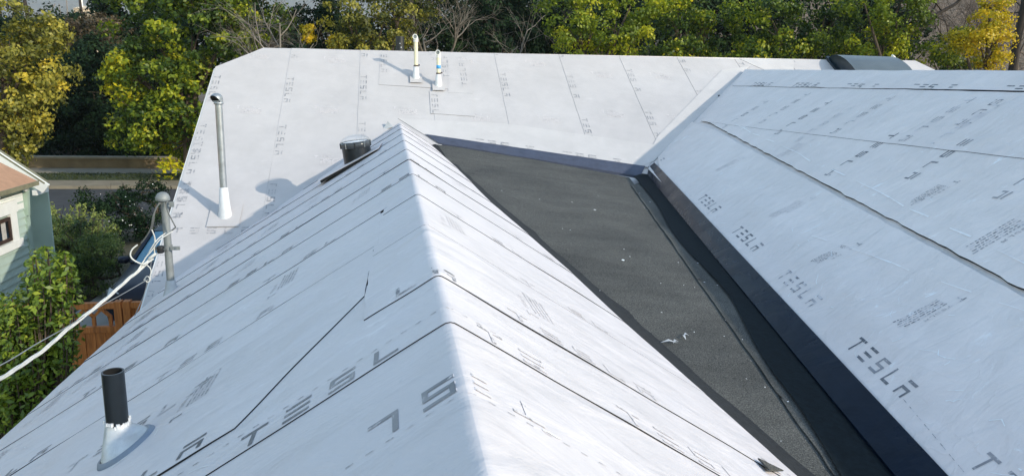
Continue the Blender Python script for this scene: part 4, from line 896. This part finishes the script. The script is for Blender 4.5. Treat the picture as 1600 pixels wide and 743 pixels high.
T_('dark_tree', 'dark ivy clad tree between the yellow ivy patches', [(510, 60, 28, 45), (495, 20, 28, 30), (530, 90, 30, 30), (560, 100, 40, 20)], 36, 510, 'leaf_dark', .2, .42, 44, .8, 19)
T_('dark_tree', 'large dark evergreen right of the bare tree', [(770, 60, 60, 60), (830, 30, 55, 60), (800, 100, 70, 40), (720, 90, 45, 35), (860, 90, 40, 40), (760, -10, 80, 40), (690, 60, 40, 40), (900, 40, 60, 60)], 40, 800, 'leaf_dark', .22, .5, 46, .85, 20)
T_('broadleaf_tree', 'bright lime tree with yellow tufts behind the middle of the far ridge', [(955, 60, 48, 34), (890, 45, 38, 30), (985, 10, 48, 30), (935, 85, 52, 22), (900, 5, 60, 30), (1000, 45, 25, 25)], 31, 945, 'leaf_lime', .2, .42, 42, .62, 21, tshift=.0)
T_('broadleaf_tree', 'deep green tree behind the right part of the far ridge', [(1070, 50, 55, 45), (1120, 20, 55, 35), (1150, 75, 50, 28), (1040, 90, 55, 20), (1100, 85, 50, 22), (1060, -5, 60, 30)], 32, 1080, 'leaf_mid', .2, .44, 42, .66, 22, tshift=.02)
T_('broadleaf_tree', 'big green tree behind the curved skylight', [(1230, 55, 60, 45), (1290, 25, 60, 40), (1200, 20, 50, 35), (1340, 60, 50, 40), (1255, 95, 60, 18), (1190, 85, 50, 22)], 30.5, 1250, 'leaf_mid', .2, .44, 42, .68, 23, tshift=.0)
T_('broadleaf_tree', 'lime tinted tree right of the curved skylight', [(1400, 25, 52, 34), (1375, 70, 55, 30), (1440, 85, 30, 22), (1410, 60, 40, 24), (1415, -10, 50, 28), (1350, 5, 50, 30)], 28.5, 1400, 'leaf_lime', .19, .42, 42, .7, 24, tshift=-.06)
T_('yellow_tree', 'bright golden yellow tree near the right edge', [(1545, 30, 27, 26), (1530, 65, 32, 28), (1560, 60, 18, 20), (1545, 95, 32, 18), (1548, 0, 22, 16), (1505, 62, 16, 16)], 27, 1540, 'leaf_yellow', .17, .34, 42, .75, 25, tshift=.12)
T_('small_tree', 'dark green bushy tree left of the golden one', [(1490, 65, 28, 26), (1500, 95, 40, 20), (1480, 100, 20, 18)], 29, 1492, 'leaf_mid', .18, .38, 40, .7, 26, tshift=-.12)
for (x, y, rx, ry, lab, sd_) in ((482, 48, 9, 18, 'left hanging clump of orange ivy', 27), (524, 68, 10, 15, 'right hanging clump of ochre ivy', 28)):
    T_('ivy_clump', lab+' against the dark tree', [(x, y, rx*.7, ry*.7), (x, y+ry*.5, rx*.5, ry*.6)], 33.5, x, 'leaf_yellow', .15, .2, 30, 1.2, sd_, cat='ivy', trunk_r=.06, bark='bark_dark', tshift=.3)
# bare trees
def bare(label, px, Y, ztop_px, r_, seed, mat='twig', depth=5, lean=0., n0=4, spread=.42, L=None):
    rg = np.random.default_rng(seed); b = aty(px, 200, Y); b.z = GZ; t = aty(px, ztop_px, Y); hgt = t.z-GZ; root = empty('bare_tree', b, label, 'tree'); 
    mb = MB(); p = b.copy(); pts = [p.copy()]
    for i in range(4): p = p+Vector((lean*hgt*.12+rg.normal()*.12, rg.normal()*.12, hgt*.13)); pts.append(p.copy())
    mb.tube(pts, [r_*1.2, r_, r_*.95, r_*.9, r_*.8], 8, 0, False); mb.build('trunk', mat, root, True)
    mb = MB()
    for k_ in range(n0): limb(mb, pts[-1-(k_ % 2)], Vector((rg.normal()*.6+lean, rg.normal()*.5, 1.2)), L or hgt*.22, r_*.55, rg, depth, spread, 5, .12, 4, .6, (2, 4))
    mb.build('branches', mat, root, True); return root
bare('bare pale branched tree behind the cream flues', 690, 35, -40, .16, 41, 'twig', 5, .0, 6, .5)
bare('leafless grey tree left of the orange ivy', 450, 37, 10, .13, 42, 'twig', 5, -.1, 6, .55)
bare('leafless brushy tree between the ridge corner and the bare grey tree', 425, 41, 20, .12, 47, 'twig_brown', 5, .1, 5, .55)
bare('second bare tree arching over the orange ivy', 540, 32, -60, .10, 43, 'bark_pale', 4, -.5, 4, .6)
bare('thin bare tree with hanging pale twigs before the evergreen', 790, 34, -50, .07, 44, 'bark_pale', 4, .0, 3, .6)
bare('brown leafless tree right of the big green tree', 1470, 44, -60, .12, 45, 'twig_brown', 5, .1, 7, .6)
bare('brown leafless tree at the right edge', 1590, 42, -60, .12, 46, 'twig_brown', 5, -.1, 7, .6)
bare('brown leafless tree standing between the golden tree and the hill', 1530, 47, -60, .12, 48, 'twig_brown', 5, .0, 7, .6)
# dark limb and leaning trunk at the right
def trunk_thing(name, label, pts, rs, mat, twigs=0, seed=1):
    P = [aty(x, y, Y) for x, y, Y in pts]; root = empty(name, (P[0].x, P[0].y, GZ), label, 'tree'); mb = MB(); rg = np.random.default_rng(seed)
    if P[0].z > GZ+.3: P = [Vector((P[0].x+(P[0].x-P[1].x)*.3, P[0].y, GZ-.05))]+P; rs = [rs[0]*1.1]+rs
    mb.tube(smooth_path(P, 4), list(np.interp(np.linspace(0, len(P)-1, (len(P)-1)*4+1), range(len(P)), rs)), 9, 0, False); mb.build('trunk', mat, root, True)
    mb = MB()
    for i in range(twigs): a = P[rg.integers(1, len(P))]; limb(mb, a, Vector(rg.normal(size=3))+Vector((0, 0, .4)), 1.6, .04, rg, 3, .5, 4)
    if twigs: mb.build('branches', mat, root, True)
    return P
trunk_thing('leaning_tree', 'dark leaning tree trunk with pale flecks at the right edge', [(1582, 112, 31), (1588, 70, 31), (1598, 20, 31), (1610, -40, 31), (1625, -110, 31)], [.20, .19, .17, .15, .1], 'bark_dark', 5, 3)
P = trunk_thing('forked_tree', 'dark forked limbs reaching right out of the lime tinted tree', [(1392, 130, 29.6), (1400, 80, 29.6), (1425, 47, 29.4), (1448, 33, 29.3), (1472, 18, 29.3), (1495, 5, 29.3), (1503, -8, 29.2)], [.16, .14, .12, .10, .085, .07, .05], 'bark_dark', 3, 5)
mb = MB(); Q = [aty(x, y, 29.4) for x, y in ((1405, 78), (1418, 50), (1432, 46), (1448, 42), (1466, 40))]; mb.tube(smooth_path(Q, 4), list(np.linspace(.1, .03, 17)), 7, 0, False)
Q = [aty(x, y, 29.35) for x, y in ((1449, 33), (1455, 20), (1462, 8), (1464, -10))]; mb.tube(smooth_path(Q, 4), list(np.linspace(.06, .03, 13)), 7, 0, False)
o = mb.build('limb', 'bark_dark', bpy.data.objects['forked_tree'], True)
# far slim poles / palms at the upper left
for i, (x0, y0, x1, y1, Y, r_, lab, mat) in enumerate(((43, 24, 36, -12, 60, .14, 'leftmost dark slanting trunk on the skyline', 'bark_dark'), (129, 30, 123, -10, 80, .14, 'dark slanting pole in front of the pale tower', 'bark_dark'), (106, 26, 103, -8, 90, .07, 'thin pale trunk left of the pale tower', 'bark_pale'), (95, 26, 92, 6, 90, .06, 'short thin pale trunk farther left of the tower', 'bark_pale'), (72, 30, 86, 6, 75, .06, 'pale slanting branch on the skyline left of the tower', 'bark_pale'))):
    p, q = aty(x0, y0, Y), aty(x1, y1, Y); b = Vector((p.x+(p.x-q.x)*.5, Y, GZ)); mb = MB(); mb.tube([b, p, q], [r_*1.3, r_, r_*.8], 7); tag(mb.build('slim_trunk', mat, smooth=True), lab, 'tree trunk')

# ================================================================= NEAR SHRUBS
def shrub(name, label, stems, mat, leaf, seed, n_leaf, base, cat='shrub', aspect=.5, up=.5, bark='bark', spread=.16, tshift=0.):
    """stems: list of (tip point, length); leaves set along upright shoots"""
    rg = np.random.default_rng(seed); root = empty(name, base, label, cat); mb = MB(); Ps, Ns, Ts = [], [], []
    for tip, ln_ in stems:
        tip = Vector(tip); b = Vector(base)+Vector((rg.normal()*.15, rg.normal()*.15, 0)); d = (tip-b); 
        s0 = tip-(d.normalized()*.5+UPZ*.8).normalized()*ln_; mb.tube(smooth_path([b, b.lerp(s0, .5)+UPZ*.1, s0, tip], 3), [.02, .018, .016, .014, .012, .010, .009, .007, .006, .003], 5, 0, False)
        for i in range(n_leaf):
            t = rg.random()**.8; p = np.array(s0.lerp(tip, t)); an = rg.random()*6.283; rr = spread*(1.1-t*.75)*rg.uniform(.3, 1.1)
            o_ = np.array([math.cos(an), math.sin(an), 0]); Ps.append(p+o_*rr+np.array([0, 0, rr*.3])); nn = np.array([0, 0, 1.])*(1-up)+o_*up*.8+rg.normal(size=3)*.35; Ns.append(nn/np.linalg.norm(nn)); Ts.append(.25+.6*t*rg.random()+.2*rg.random()+tshift)
    mb.build('stem', bark, root, True)
    o = leaf_cloud('foliage', np.array(Ps), np.array(Ns), leaf, mat, root, np.array(Ts), seed, aspect); o['kind'] = 'stuff'; return root
rs = random.Random(5)
def tips(boxes, Y, ln_=(.4, .8), dy=.35):
    out = []
    for (x, y, rx, ry, n_) in boxes:
        for _ in range(n_):
            a = rs.random()*6.283; q = math.sqrt(rs.random()); out.append((aty(x+rx*q*math.cos(a), y+ry*q*math.sin(a), Y+rs.uniform(-dy, dy)), rs.uniform(*ln_)))
    return out
shrub('laurel_shrub', 'bright glossy leaved shrub in front of the redwood gate', tips([(75, 430, 40, 45, 20), (52, 400, 8, 12, 4), (103, 402, 5, 8, 3), (50, 480, 52, 32, 34), (10, 480, 25, 30, 12), (95, 455, 20, 22, 10), (45, 530, 62, 30, 36), (15, 570, 50, 40, 26), (100, 525, 25, 18, 10), (45, 610, 50, 40, 26), (-10, 620, 50, 50, 16)], 8.2), 'leaf_laurel', .080, 51, 54, aty(50, 640, 8.2)-Vector((0, 0, 1.2)), aspect=.45, spread=.15, tshift=.12)
T_('green_bush', 'dark green feathery bush with sunlit tips beyond the shrub', [(120, 400, 55, 50), (85, 380, 40, 40), (150, 430, 42, 30), (70, 430, 45, 40), (165, 395, 28, 26), (120, 440, 50, 30)], 16.8, 115, 'leaf_cypress', .09, .22, 55, .7, 52, cat='bush', trunk_r=.08, hang=.0, aspect=.35)
for i in range(1):
    rg = np.random.default_rng(53)
    st = tips([(120, 345, 62, 30, 70), (172, 365, 25, 22, 22), (75, 328, 20, 14, 16), (60, 355, 25, 25, 20), (90, 385, 50, 20, 24)], 19.6, (.6, 1.1), .5)
    shrub('feathery_shrub', 'pale green upright feathery shoots rising above the dark bush', st, 'leaf_cypress', .085, 53, 60, aty(115, 395, 19.8), aspect=.3, up=.7, spread=.13, tshift=.18)
T_('dark_shrub', 'low dark flowering shrub between the bush and the road', [(215, 335, 42, 24), (180, 320, 30, 18), (240, 355, 30, 22), (150, 312, 30, 12), (205, 360, 35, 18)], 22.5, 205, 'leaf_dark', .10, .25, 45, .8, 54, cat='shrub', trunk_r=.07)
T_('dark_shrub', 'small dark shrub under the overhanging tree beside the road', [(235, 300, 25, 12), (200, 305, 20, 8)], 27, 230, 'leaf_dark', .12, .25, 45, .8, 56, cat='shrub', trunk_r=.07)
rg = np.random.default_rng(55); n = 60; P = np.array([aty(215+rg.normal()*28, 338+rg.normal()*17, 21.4+rg.random()*.7) for _ in range(n)]); Nn = unit(rg, n)
o = leaf_cloud('blossom', P, Nn, .042, 'leaf_dark', None, None, 55); o.data.materials[0] = MATS['scuff_white']; tag(o, 'tiny white blossoms dotted over the dark roadside shrub', 'flowers', kind='stuff')

# ================================================================= REDWOOD GATE
gy = 10.9; gx0, gx1 = aty(20, 475, gy).x, -2.35; zt = aty(120, 473, gy).z
gt = empty('redwood_gate', (gx1, gy, GZ), 'redwood driveway gate with a zigzag lattice top', 'gate')
gx0 -= 1.2
def gpart(name, a, b): mb = MB(); mb.box(a, b); return mb.build(name, 'redwood', gt)
gpart('rail', (gx0, gy-.05, zt-.09), (gx1, gy+.04, zt)); gpart('rail', (gx0, gy-.04, zt-.46), (gx1, gy+.03, zt-.37)); gpart('rail', (gx0, gy+.01, GZ+.25), (gx1, gy+.06, GZ+.36))
xp = [aty(186, 480, gy).x, aty(200, 480, gy).x, aty(20, 480, gy).x]
for x in xp+[gx1-.1, gx0]: gpart('post', (x-.05, gy-.07, GZ), (x+.05, gy+.05, zt+.02))
nb_ = int((gx1-gx0)/.142)
for i in range(nb_):
    x = gx0+i*.142; jz = random.Random(i).uniform(-.004, .004); top_ = zt-.46 if x < xp[0]-.04 else zt-.09
    gpart('board', (x+.003, gy-.018+jz, GZ+.05), (x+.138, gy+.006+jz, top_-.001))
x = xp[0]-.13; k_ = 0
while x > gx0:
    mb = MB(); mb.beam((x, gy, zt-.36), (x, gy, zt-.21), .045, .045, Vector((0, 1, 0))); mb.beam((x, gy, zt-.22), (x-.115, gy, zt-.10), .04, .045, Vector((0, 1, 0))); mb.beam((x-.115, gy, zt-.10), (x-.23, gy, zt-.22), .04, .044, Vector((0, 1, 0))); mb.build('lattice', 'redwood', gt); x -= .23
mb = MB(); mb.box((xp[0]-.02, gy-.10, zt-.56), (xp[0]+.22, gy-.07, zt-.52)); mb.box((xp[0]+.22, gy-.12, zt-.60), (xp[0]+.30, gy-.07, zt-.46)); mb.build('latch', 'plastic_black', gt)

# ================================================================= CAR
def car():
    c0 = aty(206, 410, 15.6); root = empty('parked_car', Vector((c0.x+.80, c0.y+.8, GZ+.01)), 'dark blue parked car facing the camera on the driveway beyond the gate', 'car')
    O = root.location; W_ = .90
    prof = [(-2.25, .35, .55), (-2.32, .62, .80), (-2.15, .86, .86), (-1.2, 1.02, .90), (-.95, 1.06, .90)]   # y, z, half width along the bonnet
    def P(x, y, z): return O+Vector((x, y, z))
    def section(y, zb, zs, zt_, wb, ws, wt):   # bottom, shoulder, top
        return [P(-wb, y, zb), P(-ws, y, zb+.22), P(-ws, y, zs-.06), P(-wt, y, zt_-.02), P(-wt*.6, y, zt_+.015), P(0, y, zt_+.025), P(wt*.6, y, zt_+.015), P(wt, y, zt_-.02), P(ws, y, zs-.06), P(ws, y, zb+.22), P(wb, y, zb)]
    secs = [section(-2.32, .32, .62, .64, .60, .66, .55), section(-2.26, .24, .74, .80, .80, .84, .66), section(-2.0, .22, .80, .92, .86, .90, .72), section(-1.4, .22, .86, 1.00, .88, .92, .76), section(-.85, .22, .92, 1.06, .89, .93, .80),
            section(.0, .22, .95, 1.08, .89, .93, .84), section(1.6, .22, .97, 1.10, .89, .93, .84), section(2.2, .24, .97, 1.08, .86, .90, .80), section(2.35, .34, .80, .92, .74, .78, .70)]
    mb = MB(); n = 11; mb.add([p for s_ in secs for p in s_], [(i*n+j, i*n+j+1, (i+1)*n+j+1, (i+1)*n+j) for i in range(len(secs)-1) for j in range(n-1)]+[tuple(range(n-1, -1, -1)), tuple(range((len(secs)-1)*n, len(secs)*n))])
    mb.build('body', 'car_paint', root, True)
    # greenhouse
    G_ = [[P(-.80, -.80, 1.05), P(.80, -.80, 1.05), P(.84, 2.1, 1.08), P(-.84, 2.1, 1.08)], [P(-.62, .10, 1.56), P(.62, .10, 1.56), P(.64, 1.75, 1.58), P(-.64, 1.75, 1.58)]]
    mb = MB(); mb.add(G_[1]+[p+Vector((0, 0, .05))*1 for p in [G_[1][0].lerp(G_[1][2], .12), G_[1][1].lerp(G_[1][3], .12), G_[1][2].lerp(G_[1][0], .12), G_[1][3].lerp(G_[1][1], .12)]], [(0, 1, 5, 4), (1, 2, 6, 5), (2, 3, 7, 6), (3, 0, 4, 7), (4, 5, 6, 7)]); mb.build('roof', 'car_paint', root, True)
    for a, b in ((0, 0), (1, 1), (2, 2), (3, 3)): mb = MB(); mb.beam(G_[0][a], G_[1][b], .07, .06); mb.build('pillar', 'car_paint', root)
    mb = MB(); mb.add([G_[0][0]+Vector((.05, 0, .01)), G_[0][1]+Vector((-.05, 0, .01)), G_[1][1]+Vector((-.04, -.0, -.02)), G_[1][0]+Vector((.04, 0, -.02)), P(0, -.90, 1.075), P(0, .04, 1.575)], [(0, 4, 5, 3), (4, 1, 2, 5)]); mb.build('windscreen', 'car_glass_sky', root, True)
    for s_ in (-1, 1):
        a, b, c_, d = (G_[0][0], G_[0][3], G_[1][3], G_[1][0]) if s_ < 0 else (G_[0][1], G_[0][2], G_[1][2], G_[1][1]); mb = MB(); mb.add([a, b, c_, d], [(0, 1, 2, 3)]); mb.build('side_window', 'glass_dark', root)
        mb = MB(); m = P(s_*1.02, -.62, 1.08); loft(mb, [[m+Vector((dx*k1, y_, dz*k1)) for dx, dz in ((-.11, -.06), (.08, -.07), (.12, 0), (.09, .075), (-.10, .065))] for y_, k1 in ((-.10, .55), (-.04, 1), (.06, 1))], 0, True, True); mb.beam(P(s_*.84, -.58, 1.03), P(s_*.95, -.60, 1.05), .05, .04); mb.build('wing_mirror', 'car_paint', root, True)
        mb = MB(); mb.add([P(s_*.50, -2.29, .66), P(s_*.80, -2.16, .70), P(s_*.875, -1.93, .78), P(s_*.80, -1.98, .86), P(s_*.56, -2.20, .80)], [(0, 1, 2, 3, 4)]); 
        for v_ in mb.v: v_ += Vector((s_*.025, -.03, .015))
        mb.build('headlight', 'car_lamp', root)
        for y_ in (-1.42, 1.45):
            mb = MB(); loft(mb, [[P(s_*xx, y_, .33)+Vector((0, math.cos(6.283*i/20)*rr, math.sin(6.283*i/20)*rr)) for i in range(20)] for xx, rr in ((.72, .33), (.93, .33), (.95, .30), (.945, .20))], 0, True, True); wh = mb.build('wheel', 'tyre', root, True)
            mb = MB(); loft(mb, [[P(s_*xx, y_, .33)+Vector((0, math.cos(6.283*i/20)*rr, math.sin(6.283*i/20)*rr)) for i in range(20)] for xx, rr in ((.946, .20), (.955, .19), (.935, .03))], 0, False, True); rm = mb.build('rim', 'chrome', root, True)
            rm.parent = wh; rm.matrix_parent_inverse = Matrix.Translation(-wloc(root))@Matrix.Translation(wloc(root)); rm.matrix_parent_inverse = Matrix.Identity(4)
    mb = MB()
    for k_ in range(4): mb.box(P(-.45, -2.345, .46+k_*.055), P(.45, -2.325, .485+k_*.055))
    mb.build('grille', 'chrome', root); mb = MB(); mb.box(P(-.50, -2.335, .42), P(.50, -2.315, .70)); mb.build('grille_opening', 'plastic_black', root)
    mb = MB(); mb.beam(P(.0, -.93, 1.09), P(.52, -.70, 1.20), .02, .015); mb.beam(P(-.55, -.93, 1.07), P(.0, -.80, 1.17), .02, .015); mb.build('wiper', 'plastic_black', root)
car()

# ================================================================= NEIGHBOUR'S COTTAGE
YC = 14.0; cn = aty(37, 300, YC); cx = cn.x; ez = cn.z
cot = empty('cottage', (cx-3, YC-3, GZ), 'pale green clapboard cottage with white trim and tan roof at the left edge', 'house')
z = GZ+.1; i = 0; ys = YC-7.0
while z < ez-.02:      # clapboards, each lapped over the one below
    mb = MB(); zt = min(z+.135, ez); mb.add([(cx, ys, z), (cx+.034, ys, z), (cx+.004, ys, zt), (cx-.01, ys, zt), (cx, YC-.02, z), (cx+.034, YC-.02, z), (cx+.004, YC-.02, zt), (cx-.01, YC-.02, zt)], [(0, 1, 2, 3), (7, 6, 5, 4), (1, 5, 6, 2), (0, 4, 5, 1), (3, 2, 6, 7)]); mb.build('clapboard', 'siding_green', cot); z += .135
mb = MB(); mb.box((cx-5, ys, GZ), (cx-.012, YC, ez+.1)); mb.build('wall', 'siding_green', cot)
mb = MB(); mb.box((cx-.02, YC-.10, GZ), (cx+.045, YC+.03, ez)); mb.build('corner_board', 'trim_green', cot)
# window in the side wall: white casing, brown sash, panes
w1 = aty(17, 378, YC-.4); 
def onwall(x, y): d = ray(x, y); return d*((cx+.03)/d.x)
wa, wb_ = onwall(0, 382), onwall(15, 335); wy0, wy1 = onwall(-60, 400).y, onwall(15, 350).y; wz0, wz1 = onwall(15, 376).z, onwall(15, 338).z
win = MB(); T1 = .14
win.box((cx+.0, wy1, wz0-.02), (cx+.070, wy1+.20, wz1+.05)); win.box((cx, wy0-.2, wz0-.02), (cx+.070, wy0, wz1+.05)); win.box((cx, wy0-.22, wz1+.052), (cx+.075, wy1+.24, wz1+.27)); win.box((cx, wy0-.24, wz0-.16), (cx+.08, wy1+.30, wz0-.022))
wn_ = win.build('window', 'trim_white', cot)
def sub(mb, name, mat, par):
    o = mb.build(name, mat); o.parent = par; o.matrix_parent_inverse = Matrix.Identity(4); return o
mb = MB(); 
for y_ in (wy0, wy1-.06): mb.box((cx+.001, y_+.001, wz0+.001), (cx+.058, y_+.06, wz1))
mb.box((cx+.002, wy0+.06, wz0), (cx+.056, wy1-.06, wz0+.06)); mb.box((cx+.002, wy0+.06, wz1-.06), (cx+.056, wy1-.06, wz1-.001)); sub(mb, 'sash', 'sash_brown', wn_)
mb = MB(); mb.box((cx-.005, wy0+.05, wz0+.05), (cx+.040, wy1-.05, wz1-.05)); sub(mb, 'pane', 'glass_dark', wn_)
mb = MB(); mb.box((cx-.004, wy1-.30, wz0+.06), (cx+.043, wy1-.16, wz1-.06)); sub(mb, 'curtain', 'curtain', wn_)
# frieze and eave
mb = MB(); mb.box((cx-.01, ys, ez-.28), (cx+.028, YC-.11, ez)); mb.build('frieze', 'trim_white', cot)
e0 = aty(52, 284, YC); e1 = Vector((e0.x, ys-.5, e0.z)); sl = .58
def roofpt(x, y): return Vector((x, y, e0.z+(e0.x-x)*sl))
mb = MB(); mb.slab([roofpt(e0.x, ys-.5), roofpt(e0.x, YC+.15), roofpt(e0.x-4, YC+.15), roofpt(e0.x-4, ys-.5)], .06); mb.build('roof', 'tan_roof', cot)
mb = MB(); mb.beam(Vector((e0.x+.01, ys-.5, e0.z-.04)), Vector((e0.x+.01, YC+.17, e0.z-.04)), .02, .08); mb.build('fascia', 'roof_edge', cot)
for y_ in (YC-.15, YC-1.1, YC-2.05, YC-3.0, YC-3.95):
    mb = MB(); a = roofpt(e0.x-.03, y_)-UPZ*.12; b = roofpt(cx-.1, y_)-UPZ*.12; mb.beam(a, b, .06, .11); mb.build('rafter_tail', 'trim_white', cot)
mb = MB(); mb.beam(Vector((cx+.04, YC-.05, ez-.42)), Vector((e0.x-.1, YC-.05, e0.z-.10)), .07, .07, Vector((0, 1, 0))); mb.build('eave_brace', 'trim_green', cot)
# upper gable with white barge board behind
t1 = aty(72, 290, YC+.9); t0 = aty(0, 243, YC+.9); ud = (t0-t1); t2 = t1+ud*3.2
mb = MB(); mb.beam(t1-UPZ*.06, t2-UPZ*.06, .05, .20, Vector((0, 1, 0)).cross(ud).normalized() if False else UPZ); mb.build('barge_board', 'trim_white', cot)
mb = MB(); back = Vector((0, .14, 0)); mb.slab([t1+UPZ*.06+Vector((0, -.03, 0)), t1+UPZ*.06+back, t2+UPZ*.06+back, t2+UPZ*.06+Vector((0, -.03, 0))], .03); mb.build('upper_roof', 'roof_edge', cot)
mb = MB(); mb.slab([Vector((cx-.2, t1.y+.45, t1.z+(t1.x-cx+.2)*.6-.15)), t2+Vector((0, .45, -.1)), Vector((t2.x, t2.y+.45, t1.z-2.5)), Vector((cx-.2, t1.y+.45, t1.z-2.5))], .05); mb.build('gable_wall', 'siding_green', cot)
mb = MB(); q = t1+Vector((-.22, .0, -.14)); mb.beam(q, q+Vector((-.0, .5, 0)), .08, .10); mb.build('purlin', 'trim_white', cot)

# ================================================================= FAR BACKGROUND
# bank of brown scrub to the right, beyond the trees
def terrain(name, x0, x1, y0, y1, nx, ny, f, mat):
    vs = [(x0+(x1-x0)*i/nx, y0+(y1-y0)*j/ny, f(x0+(x1-x0)*i/nx, y0+(y1-y0)*j/ny)) for j in range(ny+1) for i in range(nx+1)]
    o = link_mesh(name, vs, [(j*(nx+1)+i, j*(nx+1)+i+1, (j+1)*(nx+1)+i+1, (j+1)*(nx+1)+i) for j in range(ny) for i in range(nx)], mat, smooth=True); return tag(o, kind='structure')
def hf(x, y):
    t = max(0, min(1, (y-60)/60)); rgt = max(0, min(1, (x-18)/22)); return GZ-.1+t*t*(3-2*t)*(1+25*rgt)+1.5*n2(x*.1, y*.1)*t+.5*n2(x*.4, y*.4)*t
terrain('hill', -40, 190, 60, 175, 90, 50, hf, 'hill_scrub')
rg = np.random.default_rng(61); mb = MB()
for i in range(260):
    x = rg.uniform(28, 95); y = rg.uniform(61, 95); b = Vector((x, y, hf(x, y)))
    limb(mb, b, Vector((rg.normal()*.3, rg.normal()*.3, 1)), rg.uniform(1.0, 1.9), .05, rg, 2, .7, 3, .1, 3, .6, (2, 3))
tag(mb.build('brushwood', 'twig_brown'), 'leafless brown brushwood covering the bank at the right', 'brush', kind='stuff')
def mf(x, y):
    t = max(0, min(1, (y-1500)/1500)); return GZ-3+t*(360+160*n2(x*.0009, y*.0009)+60*n2(x*.004, y*.004))
terrain('mountain', -4500, 3500, 1500, 3600, 90, 30, mf, 'mountain')
# hidden low wood masses behind the trees, so no ground gap shows; near-black leaves stand for shade
def wood(name, label, boxes, Y, mat, seed, size=.4, cl_=1.1, per=40, dens=.9):
    rg = np.random.default_rng(seed); P, Nn, T = crown_points([px_ell(e, Y) for e in boxes], rg, cl_, per, dens); ok = P[:, 2] > GZ; o = leaf_cloud(name, P[ok], Nn[ok], size, mat, None, T[ok], seed); return tag(o, label, 'woods', kind='stuff')
wood('far_wood', 'dark distant wood glimpsed between the middle trees', [(650, 90, 120, 50), (850, 70, 140, 60), (1050, 60, 140, 70), (1250, 40, 130, 90), (520, 80, 90, 50), (410, 80, 60, 50), (1370, 50, 60, 80), (1080, 0, 150, 60), (880, 0, 120, 60), (700, 40, 100, 70)], 50, 'leaf_dark', 62, .45, 1.3, 90, 1.6)
wood('far_wood', 'dark distant wood behind the left trees', [(60, 60, 60, 24), (150, 150, 120, 100), (320, 50, 80, 80), (390, 50, 45, 50), (20, 150, 80, 90), (280, 150, 80, 80), (240, 40, 60, 70)], 54, 'leaf_dark', 63, .45, 1.2, 90, 1.6)
# pale tower and small pale house far off
p0, p1 = aty(116, 26, 180), aty(138, 26, 180); tz_ = aty(127, 14, 180).z; tw = empty('tower_building', ((p0.x+p1.x)/2, 180, GZ), 'pale sunlit square tower rising above the far left trees', 'building')
mb = MB(); mb.box((p0.x, 180, GZ), (p1.x, 184, tz_)); mb.build('wall', 'tower', tw)
mb = MB(); cx_, cy_ = (p0.x+p1.x)/2, 182; mb.add([(p0.x-.2, 179.8, tz_), (p1.x+.2, 179.8, tz_), (p1.x+.2, 184.2, tz_), (p0.x-.2, 184.2, tz_), (cx_, cy_, tz_+.9)], [(0, 1, 4), (1, 2, 4), (2, 3, 4), (3, 0, 4), (3, 2, 1, 0)]); mb.build('roof', 'tower', tw)
mb = MB(); mb.tube([(cx_, 181, tz_), (cx_, 181, tz_+2.6)], .22, 8); mb.build('finial', 'trim_white', tw)
for dx in (-.9, .5): mb = MB(); mb.box((cx_+dx, 179.93, tz_-1.5), (cx_+dx+.4, 179.99, tz_-.7)); mb.build('window', 'glass_dark', tw)
q0, q1 = aty(453, 76, 60), aty(476, 58, 60); hb = empty('garden_house', (q0.x, 60, GZ), 'little cream house with grey roof behind the bare tree', 'building')
xm = q0.x+(q1.x-q0.x)*.45; mb = MB(); mb.box((xm, 60, GZ), (q1.x, 63, q1.z)); mb.build('wall', 'tower', hb); mb = MB(); mb.box((q0.x, 60.4, GZ), (xm, 63, q1.z-.35)); mb.build('porch_wall', 'galv_dull', hb)
mb = MB(); mb.slab([Vector((q0.x-.1, 60.2, q1.z-.45)), Vector((xm-.01, 60.2, q1.z-.45)), Vector((xm-.01, 63, q1.z-.1)), Vector((q0.x-.1, 63, q1.z-.1))], .06); mb.build('porch_roof', 'boot_grey', hb)
mb = MB(); mb.slab([Vector((xm-.05, 59.9, q1.z+.0)), Vector((q1.x+.1, 59.9, q1.z+.0)), Vector((q1.x+.1, 63, q1.z+.3)), Vector((xm-.05, 63, q1.z+.3))], .08); mb.build('roof', 'boot_grey', hb)
mb = MB(); mb.box((xm+.35, 59.95, q1.z-.65), (xm+.6, 59.99, q1.z-.4)); mb.build('window', 'glass_dark', hb)
# a thin honest air between here and the mountains
HAZE = True
if HAZE:
    mb = MB(); mb.box((-5000, -400, GZ-2), (5000, 4200, 620)); o = mb.build('haze', 'glass_dark'); o['kind'] = 'stuff'
    m = bpy.data.materials.new('haze'); m.use_nodes = True; t = m.node_tree; t.nodes.remove(t.nodes['Principled BSDF']); v = t.nodes.new('ShaderNodeVolumePrincipled'); v.inputs['Color'].default_value = (.86, .90, .96, 1); v.inputs['Density'].default_value = .0002; v.inputs['Anisotropy'].default_value = .2
    t.links.new(v.outputs[0], t.nodes['Material Output'].inputs['Volume']); o.data.materials[0] = m
S.cycles.max_bounces = 6; S.cycles.volume_bounces = 0


# repeats share a group
GROUPS = {'loop_wire': 'loose wires round the service mast', 'guy_wire': 'thin bare wires at the service mast', 'splice_sleeve': 'splices on the service cable', 'broadleaf_tree': 'leafy trees beyond the roof', 'dark_tree': 'dark trees beyond the roof',
          'bare_tree': 'leafless trees beyond the roof', 'slim_trunk': 'slim trunks and poles on the skyline', 'dark_shrub': 'dark shrubs beside the road', 'ivy_clump': 'hanging clumps of ivy', 'far_wood': 'distant wood masses', 'vent_pipe': 'black vent pipes'}
for o in C.objects:
    k_ = o.name.split('.')[0]
    if o.parent is None and k_ in GROUPS and 'group' not in o: o['group'] = GROUPS[k_]
